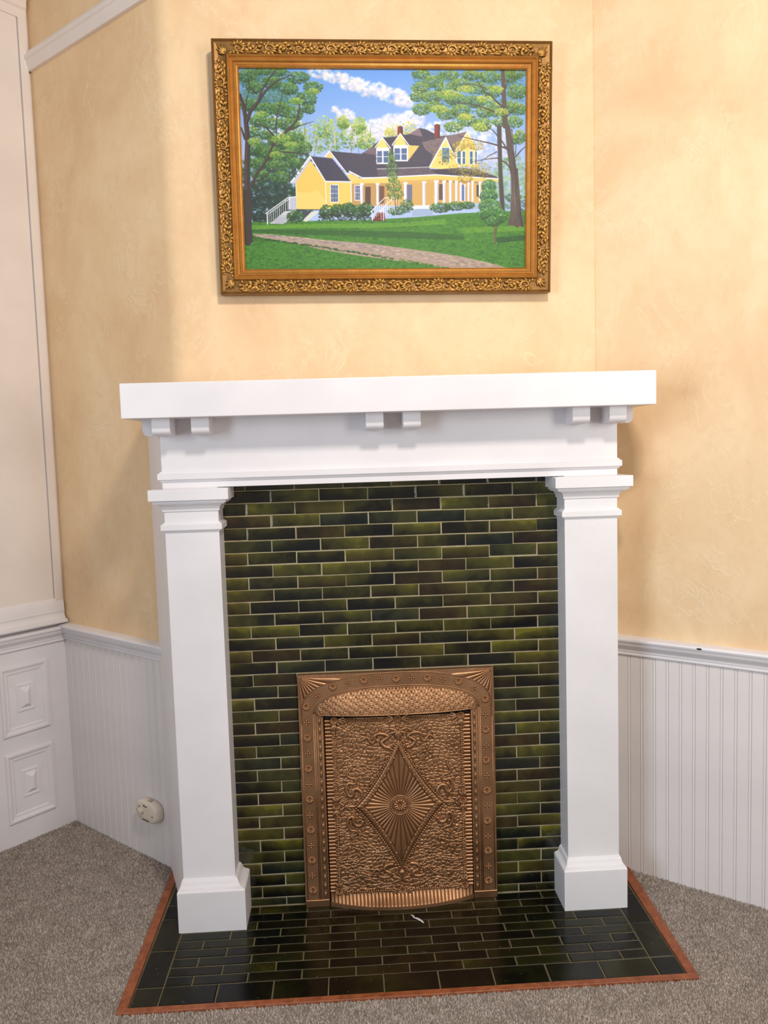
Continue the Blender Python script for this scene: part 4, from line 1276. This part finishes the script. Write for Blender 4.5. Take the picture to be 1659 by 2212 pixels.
    for gx0, gx1, ap, base in ((42, 215, (130, 314), 436), (248, 436, (345, 270), 404)):
        poly([B(gx0 + 12, base + 8), B(*ap), B(gx1 - 6, base + 8)], YE)
        poly([B(gx0 + 14, base), B(gx1, base), B(gx1, base + 190), B(gx0 + 14, base + 190)], WH)
        line([B(gx0, base), B(*ap), B(gx1 + 10, base + 2)], 2.2, 2.2, WH)
        mid = (gx0 + 14 + gx1) / 2
        for xa, xb in ((gx0 + 26, mid - 8), (mid + 8, gx1 - 14)):
            poly([B(xa, base + 38), B(xb, base + 36), B(xb, base + 172), B(xa, base + 174)], C(98, 122, 164))
            line([B(xa, base + 104), B(xb, base + 103)], 1.1, 1.1, WH)
    # porch roof and frieze
    poly([B(*p) for p in ((-150, 690), (60, 686), (690, 660), (700, 690), (1060, 668), (1280, 690), (1500, 770), (1515, 792), (770, 748), (0, 786), (-150, 790))], C(112, 100, 116))
    poly([B(*p) for p in ((700, 684), (1060, 690), (1500, 775), (775, 748))], C(72, 68, 88))
    for _ in range(260):
        x, y = R.uniform(-50, 760), R.uniform(684, 770)
        dab(*B(x, y), 2.6, 0.7, -0.06, [C(96, 86, 104), C(140, 124, 130), C(84, 76, 96)][R.integers(0, 3)], 0.55)
    line([B(50, 684), B(690, 660)], 1.6, 1.6, C(200, 196, 206))
    poly([B(*p) for p in ((-200, 800), (770, 752), (1520, 800), (1520, 832), (770, 806), (-200, 850))], C(238, 206, 122))
    line([B(-100, 794), B(0, 790), B(768, 750), B(1518, 798)], 2.6, 2.2, WH)
    poly([B(*p) for p in ((-200, 848), (770, 804), (1330, 828), (1310, 1080), (700, 1110), (-200, 1120))], C(216, 182, 114))
    siding(None, 860, 1100, 490, 740, B, 18, C(178, 136, 66))
    poly([B(800, 815), B(1310, 832), B(1300, 850), B(800, 840)], C(170, 134, 82), 0.7)
    for x0, x1, y0, y1, c in ((80, 150, 880, 1060, C(104, 74, 62)), (415, 485, 868, 1080, C(124, 128, 156)), (805, 856, 858, 1048, C(110, 92, 84)), (1076, 1130, 868, 1056, C(112, 128, 176)), (1256, 1290, 868, 1010, C(96, 90, 84))):
        poly([B(x0, y0), B(x1, y0), B(x1, y1), B(x0, y1)], c)
    for x, yt, yb, w in ((72, 852, 1112, 34), (405, 838, 1090, 36), (628, 826, 1112, 36), (775, 814, 1112, 44), (868, 818, 1084, 34), (944, 818, 1074, 32), (1015, 822, 1072, 28), (1068, 840, 1064, 22), (1118, 862, 1064, 16), (1162, 840, 1070, 20), (1210, 826, 1074, 24), (1298, 828, 1060, 24)):
        poly([B(x - w / 2, yt), B(x + w / 2, yt), B(x + w / 2, yb), B(x - w / 2, yb)], WH)
        poly([B(x + w * 0.15, yt), B(x + w / 2, yt), B(x + w / 2, yb), B(x + w * 0.15, yb)], C(184, 182, 206), 0.7)
        poly([B(x - w * 0.72, yt), B(x + w * 0.72, yt), B(x + w * 0.6, yt + 26), B(x - w * 0.6, yt + 26)], C(232, 232, 240))
    poly([B(470, 1118), B(740, 1108), B(740, 1150), B(470, 1160)], WH); poly([B(490, 1155), B(730, 1150), B(730, 1238), B(480, 1240)], C(168, 186, 214)); poly([B(1210, 1118), B(1310, 1112), B(1310, 1150), B(1210, 1160)], C(176, 190, 216))
    # rear wing
    poly([A(*p) for p in ((835, 308), (1375, 356), (1405, 605), (1230, 620), (1075, 548), (1030, 572))], SL)
    poly([A(*p) for p in ((1230, 330), (1330, 262), (1376, 268), (1376, 356))], C(132, 114, 126))
    for _ in range(220):
        x, y = R.uniform(860, 1390), R.uniform(330, 600)
        if (y - 310) < (x - 1060) * -1.2 or y > 330 + (x - 840) * 1.3: continue
        dab(*A(x, y), 2.4, 0.7, 0.5, [C(70, 66, 88), C(98, 92, 112)][R.integers(0, 2)], 0.5)
    poly([A(780, 378), A(830, 322), A(870, 372), A(870, 400)], YE * 0.95)
    line([A(775, 376), A(832, 310), A(1040, 575), A(1090, 580)], 2.4, 1.8, WH)
    poly([A(1035, 588), A(1090, 572), A(1215, 640), A(1085, 668)], YE * 0.96)
    line([A(1065, 545), A(1215, 622), A(1420, 620), A(1530, 612)], 2.4, 2.0, WH)
    poly([A(1085, 664), A(1215, 640), A(1530, 626), A(1530, 682), A(1215, 684), A(1085, 694)], C(240, 208, 122))
    poly([A(1090, 694), A(1530, 682), A(1500, 950), A(1095, 950)], C(198, 164, 108))
    window(A, 1126, 706, 1200, 890, 3, 4, glass=C(110, 116, 160))
    poly([A(1252, 728), A(1318, 728), A(1318, 930), A(1252, 930)], C(104, 74, 64)); poly([A(1420, 720), A(1480, 720), A(1480, 930), A(1420, 930)], C(128, 92, 72))
    for x in (1214, 1400):
        poly([A(x - 15, 690), A(x + 15, 690), A(x + 18, 940), A(x - 13, 940)], WH); poly([A(x + 5, 690), A(x + 15, 690), A(x + 18, 940), A(x + 6, 940)], C(190, 186, 206)); poly([A(x - 24, 684), A(x + 24, 684), A(x + 20, 706), A(x - 20, 706)], WH)
    # front wing
    poly([A(*p) for p in ((430, 685), (605, 425), (782, 668), (782, 1000), (440, 996))], YE)
    poly([A(*p) for p in ((560, 480), (610, 420), (782, 668), (782, 900), (690, 760), (600, 800), (445, 790), (430, 690))], C(238, 200, 104), 0.55)
    siding(None, 500, 996, 440, 780, A, 17)
    poly([A(*p) for p in ((785, 672), (1085, 680), (1092, 915), (1060, 965), (785, 990))], C(240, 212, 124)); siding(None, 700, 960, 790, 1080, A, 19)
    poly([A(*p) for p in ((605, 368), (860, 394), (1085, 668), (785, 658))], C(74, 72, 96))
    for _ in range(160):
        x, y = R.uniform(640, 1060), R.uniform(385, 655)
        if y < 370 + (x - 860) * 1.2 or y > 380 + (x - 605) * 1.5: continue
        dab(*A(x, y), 2.6, 0.8, 0.55, [C(62, 60, 84), C(94, 92, 116)][R.integers(0, 2)], 0.55)
    poly([A(375, 676), A(600, 366), A(614, 404), A(425, 690)], C(206, 208, 222)); line([A(378, 676), A(602, 368), A(782, 664), A(1085, 668)], 2.6, 2.0, WH)
    line([A(784, 670), A(790, 996)], 1.6, 1.6, WH); line([A(1084, 680), A(1090, 920)], 1.8, 1.8, WH); line([A(432, 690), A(440, 996)], 1.2, 1.2, WH)
    window(A, 838, 700, 938, 914, 3, 4, glass=C(104, 124, 158))
    line([A(438, 998), A(770, 1000)], 1.6, 1.6, C(70, 66, 72))
    poly([A(500, 1015), A(640, 1010), A(600, 1100), A(520, 1110)], C(78, 84, 100))
    # side stair with lattice
    poly([A(345, 850), A(430, 845), A(436, 1000), A(345, 1000)], C(196, 200, 216))
    poly([A(125, 1165), A(300, 1020), A(440, 1000), A(320, 1150), A(280, 1170)], C(208, 210, 220))
    for k in range(14):
        line([A(150 + k * 20, 1170), A(220 + k * 18, 1060)], 0.5, 0.5, C(96, 104, 110), 0.7); line([A(140 + k * 20, 1090), A(210 + k * 18, 1170)], 0.5, 0.5, C(96, 104, 110), 0.5)
    for k in range(12):
        x = 92 + k * 24; line([A(x, 1040 - k * 17 + 10), A(x + 4, 1170 - k * 17)], 1.0, 1.0, WH)
    line([A(78, 1045), A(340, 855), A(430, 846)], 1.8, 1.6, WH); line([A(110, 1050), A(375, 855)], 1.3, 1.3, WH); line([A(100, 1170), A(95, 1040)], 1.8, 1.8, WH)
    # cellar door slab
    poly([A(505, 1132), A(620, 1020), A(712, 1022), A(560, 1142)], C(216, 220, 214))
    # bushes
    BU = [C(20, 50, 32), C(36, 78, 38), C(62, 112, 48), C(104, 150, 66)]
    for x, y, rx, ry, n in ((430, 1080, 110, 70, 110), (800, 1030, 90, 90, 140), (920, 1010, 80, 80, 130), (1050, 1000, 90, 90, 150), (1180, 1020, 90, 80, 130), (1270, 990, 90, 80, 120)):
        px, py = A(x, y); cluster(px, py, rx / 5.53, ry / 5.53, int(n * 2.6), BU, 2.0, 0.9)
    for k in range(170):
        px, py = A(R.uniform(700, 1330), R.uniform(1050, 1130)); dab(px, py, 3, 1.6, 0, C(34, 58, 46), 0.5)
    for x, y, rx, ry, n in ((420, 1120, 80, 80, 120), (300, 1180, 110, 50, 100), (820, 1140, 130, 60, 170), (1000, 1120, 130, 55, 170), (1150, 1110, 90, 45, 110)):
        px, py = B(x, y); cluster(px, py, rx / 5.53, ry / 5.53, int(n * 2.4), [C(30, 62, 42), C(48, 92, 50), C(82, 130, 68), C(138, 176, 108)], 1.7, 0.9)
    # front steps
    for k in range(6):
        y = 1030 + k * 17
        poly([A(1395 - k * 10, y), A(1480 + 2 * k, y), A(1486 + 2 * k, y + 17), A(1385 - k * 10, y + 17)], C(150, 74, 66) if k % 2 == 0 else C(110, 50, 50))
    for k in range(9):
        line([A(1335 + k * 22, 1010 - k * 16), A(1340 + k * 22, 1115 - k * 17)], 1.0, 1.0, WH)
    for k in range(8):
        line([A(1440 + k * 26, 1010 - k * 18 if k < 5 else 862), A(1444 + k * 26, 1120 - k * 18)], 1.0, 1.0, WH)
    line([A(1320, 1022), A(1485, 858), A(1640, 855)], 1.6, 1.4, WH); line([A(1425, 1020), A(1580, 862)], 1.6, 1.4, WH); line([A(1332, 1020), A(1340, 1125)], 1.6, 1.6, WH); line([A(1472, 1000), A(1470, 1125)], 1.6, 1.6, WH)
    # slim tree before the porch
    line([B(285, 1160), B(275, 1000), B(250, 800)], 1.8, 0.8, C(92, 78, 66)); line([B(300, 1150), B(310, 1000)], 1.2, 0.6, C(92, 78, 66))
    for x, y, rx, ry, n in ((232, 500, 30, 50, 50), (240, 580, 55, 60, 90), (245, 680, 75, 70, 110), (250, 780, 60, 60, 90), (265, 880, 95, 80, 140), (290, 980, 100, 70, 120)):
        px, py = B(x, y); cluster(px, py, rx / 5.53, ry / 5.53, int(n * 1.7), [C(46, 84, 50), C(74, 118, 60), C(112, 152, 80), C(168, 194, 120)], 1.7, 0.9)
    # ---------------- big left tree
    cluster(575, 215, 62, 45, 420, [C(70, 116, 92), C(92, 140, 96), C(120, 164, 104)], 3.4, 0.55)
    cluster(600, 300, 55, 50, 420, [C(50, 92, 66), C(74, 120, 70), C(108, 150, 82)], 3.4, 0.6)
    cluster(595, 360, 60, 40, 360, [C(34, 72, 56), C(52, 96, 62), C(80, 124, 66)], 3.4, 0.65)
    TK, TK2 = C(72, 62, 60), C(104, 92, 84)
    def fol(f, lst, cols, n0=1.0, size=2.0):
        for x, y, rx, ry in lst:
            px, py = f(x, y); rx /= 3.815; ry /= 3.815
            cluster(px, py, rx, ry, int(n0 * rx * ry * 1.7) + 20, cols, size, 0.8, 0.62)
    TG_ = [C(26, 62, 46), C(42, 88, 50), C(70, 118, 56), C(112, 154, 70), C(156, 184, 92)]
    TB = [C(58, 108, 110), C(84, 136, 128), C(108, 158, 138)]
    fol(c1, ((380, 400, 90, 80), (520, 380, 110, 60), (420, 560, 110, 90), (560, 560, 120, 90), (700, 560, 110, 80), (640, 450, 120, 60)), TB, 0.5)
    fol(c1, ((360, 380, 80, 50), (470, 350, 80, 30), (620, 350, 90, 30), (780, 390, 90, 50), (900, 470, 80, 50), (840, 560, 90, 60), (700, 480, 80, 50), (560, 430, 80, 50), (420, 470, 70, 50), (380, 610, 80, 50), (520, 640, 80, 50),
             (640, 640, 80, 60), (740, 680, 80, 60), (860, 640, 60, 40), (450, 740, 70, 50), (560, 760, 80, 50), (700, 760, 90, 50), (400, 830, 60, 50), (520, 850, 60, 40), (640, 900, 110, 60), (740, 880, 90, 60), (820, 950, 70, 50),
             (430, 960, 80, 60), (560, 1000, 90, 60), (690, 1010, 80, 50), (460, 1080, 80, 50), (600, 1100, 90, 50), (740, 1080, 70, 50), (480, 1180, 80, 50), (640, 1190, 80, 50)), TG_, 0.75)
    br = [([(365, 1720), (362, 1400), (362, 1100), (368, 900), (352, 720)], 15, 10), ([(352, 720), (330, 600), (305, 530)], 9, 6), ([(360, 740), (390, 660), (450, 590), (510, 500), (600, 420), (720, 370)], 9, 2), ([(450, 590), (480, 500), (540, 400), (590, 335)], 5, 2),
          ([(345, 880), (315, 790)], 5, 3), ([(395, 1260), (440, 1160), (520, 1050), (570, 930), (580, 860), (520, 790), (450, 760)], 7, 2), ([(520, 1050), (620, 985), (760, 990), (860, 1010)], 5, 1.5), ([(570, 930), (680, 820), (760, 740), (790, 640), (780, 560)], 6, 2),
          ([(680, 820), (800, 770), (900, 740)], 3, 1), ([(600, 830), (600, 720), (640, 560), (650, 480)], 3, 1), ([(440, 520), (380, 460), (370, 360)], 3, 1.5), ([(350, 640), (360, 560), (380, 500)], 3, 1), ([(400, 1240), (480, 1200), (560, 1140), (640, 1110)], 3, 1), ([(705, 1270), (705, 1120)], 2, 1.4)]
    for pts, a, b in br:
        q = [c1(*p) for p in pts]
        line(q, a, b, TK); line([(x - a * 0.18, y) for x, y in q], a * 0.4, b * 0.4, TK2, 0.6)
    poly([c1(340, 1730), c1(350, 1600), c1(398, 1600), c1(412, 1722), c1(380, 1712), c1(360, 1735)], TK)
    poly([c1(335, 1300), c1(395, 1280), c1(400, 1640), c1(345, 1640)], TK)
    fol(c1, ((640, 880, 80, 40), (420, 900, 50, 30), (760, 580, 60, 30), (900, 500, 50, 25), (480, 690, 60, 30), (600, 1010, 60, 30), (720, 930, 60, 30)), TG_[2:] + [C(196, 206, 120)], 0.8, 2.2)
    # ---------------- right-hand trees
    fol(c2, ((420, 400, 150, 70), (700, 400, 160, 70), (1000, 400, 180, 80), (520, 560, 180, 70), (800, 560, 160, 70), (1080, 600, 120, 90), (620, 660, 150, 60), (1100, 450, 100, 90)), TB + [C(120, 160, 150)], 0.3)
    RT = [C(36, 76, 52), C(60, 104, 54), C(98, 138, 58), C(148, 176, 74), C(194, 202, 98)]
    fol(c2, ((330, 360, 80, 40), (430, 420, 90, 50), (330, 470, 80, 45), (300, 540, 60, 40), (420, 540, 90, 50), (340, 640, 80, 50), (440, 620, 80, 45), (540, 480, 90, 50), (560, 370, 90, 40), (660, 440, 90, 50), (620, 560, 90, 50), (540, 680, 80, 45), (660, 650, 80, 50),
             (760, 370, 90, 40), (800, 470, 90, 50), (780, 580, 90, 50), (720, 730, 90, 50), (600, 780, 80, 45), (840, 760, 80, 60), (900, 380, 90, 50), (920, 500, 90, 50), (940, 640, 80, 60), (860, 660, 80, 50), (1060, 380, 80, 50), (1120, 360, 80, 40), (1130, 500, 80, 60), (1080, 620, 70, 50), (1150, 640, 60, 50), (1100, 740, 80, 50), (980, 740, 60, 40),
             (1150, 860, 50, 60), (1110, 880, 40, 40)), RT, 0.72, 1.9)
    RK, RK2, RK3 = C(104, 92, 88), C(146, 130, 118), C(74, 64, 66)
    poly([c2(*p) for p in ((960, 770), (1000, 770), (1005, 1100), (1028, 1480), (990, 1490), (975, 1250), (968, 1000))], C(98, 90, 92))
    for pts, a, b in (([(1012, 330), (1022, 600), (1030, 770)], 8, 12), ([(1050, 780), (1070, 960), (1100, 1150)], 12, 15)):
        line([c2(*p) for p in pts], a, b, RK)
    poly([c2(*p) for p in ((1072, 1120), (1135, 1110), (1150, 1300), (1165, 1480), (1188, 1595), (1150, 1585), (1130, 1600), (1100, 1580), (1045, 1582), (1070, 1500), (1080, 1300))], RK)
    for pts, a, b in (([(1085, 800), (1100, 1000), (1125, 1200), (1150, 1480), (1170, 1580)], 4, 6), ([(985, 800), (990, 1100), (1010, 1460)], 3, 4)):
        line([c2(*p) for p in pts], a, b, RK3, 0.55)
    for k in range(20):
        x = R.uniform(1080, 1150); line([c2(x - 6, 1150 + R.uniform(0, 200)), c2(x + 4, 1350 + R.uniform(0, 200))], 0.8, 0.8, RK2, 0.6)
    for pts, a, b in (([(1060, 960), (980, 930), (880, 905), (760, 880), (640, 850)], 4, 1.2), ([(1060, 980), (1000, 890), (930, 810), (860, 760)], 3.5, 1.2), ([(1085, 1130), (1040, 1070), (960, 1030), (860, 1040), (760, 1060)], 3.5, 1.0), ([(1115, 1020), (1160, 970), (1195, 940)], 3, 1.5), ([(1115, 1000), (1120, 920), (1140, 860)], 2, 1),
                      ([(1010, 620), (940, 560), (860, 500), (780, 380)], 4, 1.5), ([(1020, 700), (900, 640), (760, 600), (600, 580), (400, 560)], 3.5, 0.8), ([(1030, 480), (1050, 420), (1100, 360)], 3, 1), ([(1040, 700), (1100, 640), (1180, 600)], 3, 1), ([(780, 700), (640, 700), (500, 730)], 2, 0.8), ([(960, 980), (880, 1020), (800, 1080)], 2, 0.8), ([(870, 470), (760, 440), (640, 440)], 2, 0.8)):
        line([c2(*p) for p in pts], a, b, C(92, 80, 78))
    fol(c2, ((560, 520, 90, 35), (700, 480, 70, 30), (860, 560, 70, 30), (480, 640, 80, 30), (960, 480, 60, 30), (1000, 660, 60, 30), (820, 780, 60, 40), (700, 700, 70, 30)), RT[2:] + [C(214, 214, 120)], 0.7, 2.0)
    fol(c2, ((700, 920, 90, 40), (560, 1000, 90, 40), (640, 1120, 80, 45), (740, 1130, 80, 50), (830, 1110, 80, 50), (700, 1190, 70, 30), (860, 1160, 50, 40), (790, 930, 60, 40), (640, 940, 60, 40), (520, 1060, 50, 25)), [C(110, 106, 50), C(150, 142, 64), C(190, 176, 80), C(216, 200, 100)], 0.33, 1.6)
    # young tree on the lawn
    line([c2(945, 1725), c2(945, 1620), c2(930, 1560)], 4.5, 3, C(128, 104, 88)); line([c2(948, 1640), c2(975, 1560)], 2.5, 1.5, C(110, 92, 78))
    YT = [C(26, 66, 44), C(42, 94, 50), C(66, 124, 62), C(110, 162, 90), C(168, 204, 140)]
    fol(c2, ((895, 1260, 60, 60), (890, 1340, 75, 60), (900, 1420, 95, 60), (880, 1490, 85, 50), (940, 1480, 90, 60), (930, 1550, 70, 40), (1000, 1520, 40, 40)), YT, 1.2, 1.8)
    # signature
    sg = C(58, 66, 44)
    line([(1096, 579), (1099, 574), (1101, 579)], 0.7, 0.7, sg, 0.8); line([(1097, 577), (1101, 577)], 0.6, 0.6, sg, 0.8); line([(1108, 575), (1105, 577), (1108, 580)], 0.7, 0.7, sg, 0.8)
    line([(1110, 579), (1112, 576), (1113, 580), (1116, 576), (1114, 580), (1119, 576), (1117, 580)], 0.6, 0.6, sg, 0.8)
    # to vertices
    small = img.reshape(NY, SS, NX, SS, 3).mean((1, 3))
    small = np.clip(small, 0, 1)
    lum = small.mean(-1, keepdims=True)
    small = np.clip(lum + (small - lum) * 1.0, 0, 1) ** 1.28 * 0.97
    linr = np.where(small <= 0.04045, small / 12.92, ((small + 0.055) / 1.055) ** 2.4)
    sw, sh = FW - 2 * 0.0815, FH - 2 * 0.0815
    X, Z = np.meshgrid(np.linspace(-sw / 2, sw / 2, NX), np.linspace(sh / 2, -sh / 2, NY))
    V = np.stack([X, np.full_like(X, -0.0160), Z], -1).reshape(-1, 3)
    # back sheet corners give the canvas thickness
    idx = np.arange(NX * NY).reshape(NY, NX)
    q = np.stack([idx[:-1, :-1], idx[1:, :-1], idx[1:, 1:], idx[:-1, 1:]], -1).reshape(-1, 4)
    bk = np.array([(-sw / 2, 0.0, sh / 2), (-sw / 2, 0.0, -sh / 2), (sw / 2, 0.0, -sh / 2), (sw / 2, 0.0, sh / 2)])
    o0 = NX * NY
    V = np.concatenate([V, bk])
    q = np.concatenate([q, [[o0, o0 + 3, o0 + 2, o0 + 1]]])
    me = bpy.data.meshes.new('canvas')
    me.vertices.add(len(V)); me.vertices.foreach_set('co', V.ravel())
    me.loops.add(len(q) * 4); me.loops.foreach_set('vertex_index', q.ravel().astype(np.int32))
    me.polygons.add(len(q)); me.polygons.foreach_set('loop_start', np.arange(0, len(q) * 4, 4, dtype=np.int32))
    me.update(calc_edges=True)
    at = me.color_attributes.new('paint', 'FLOAT_COLOR', 'POINT')
    col = np.ones((len(V), 4), np.float32)
    col[:o0, :3] = linr.reshape(-1, 3)
    at.data.foreach_set('color', col.ravel())
    me.materials.append(MAT['canvas'])
    o = bpy.data.objects.new('canvas', me); COL.objects.link(o); o.parent = pic
    o['label'] = 'painted canvas showing a yellow house among trees'
paint()
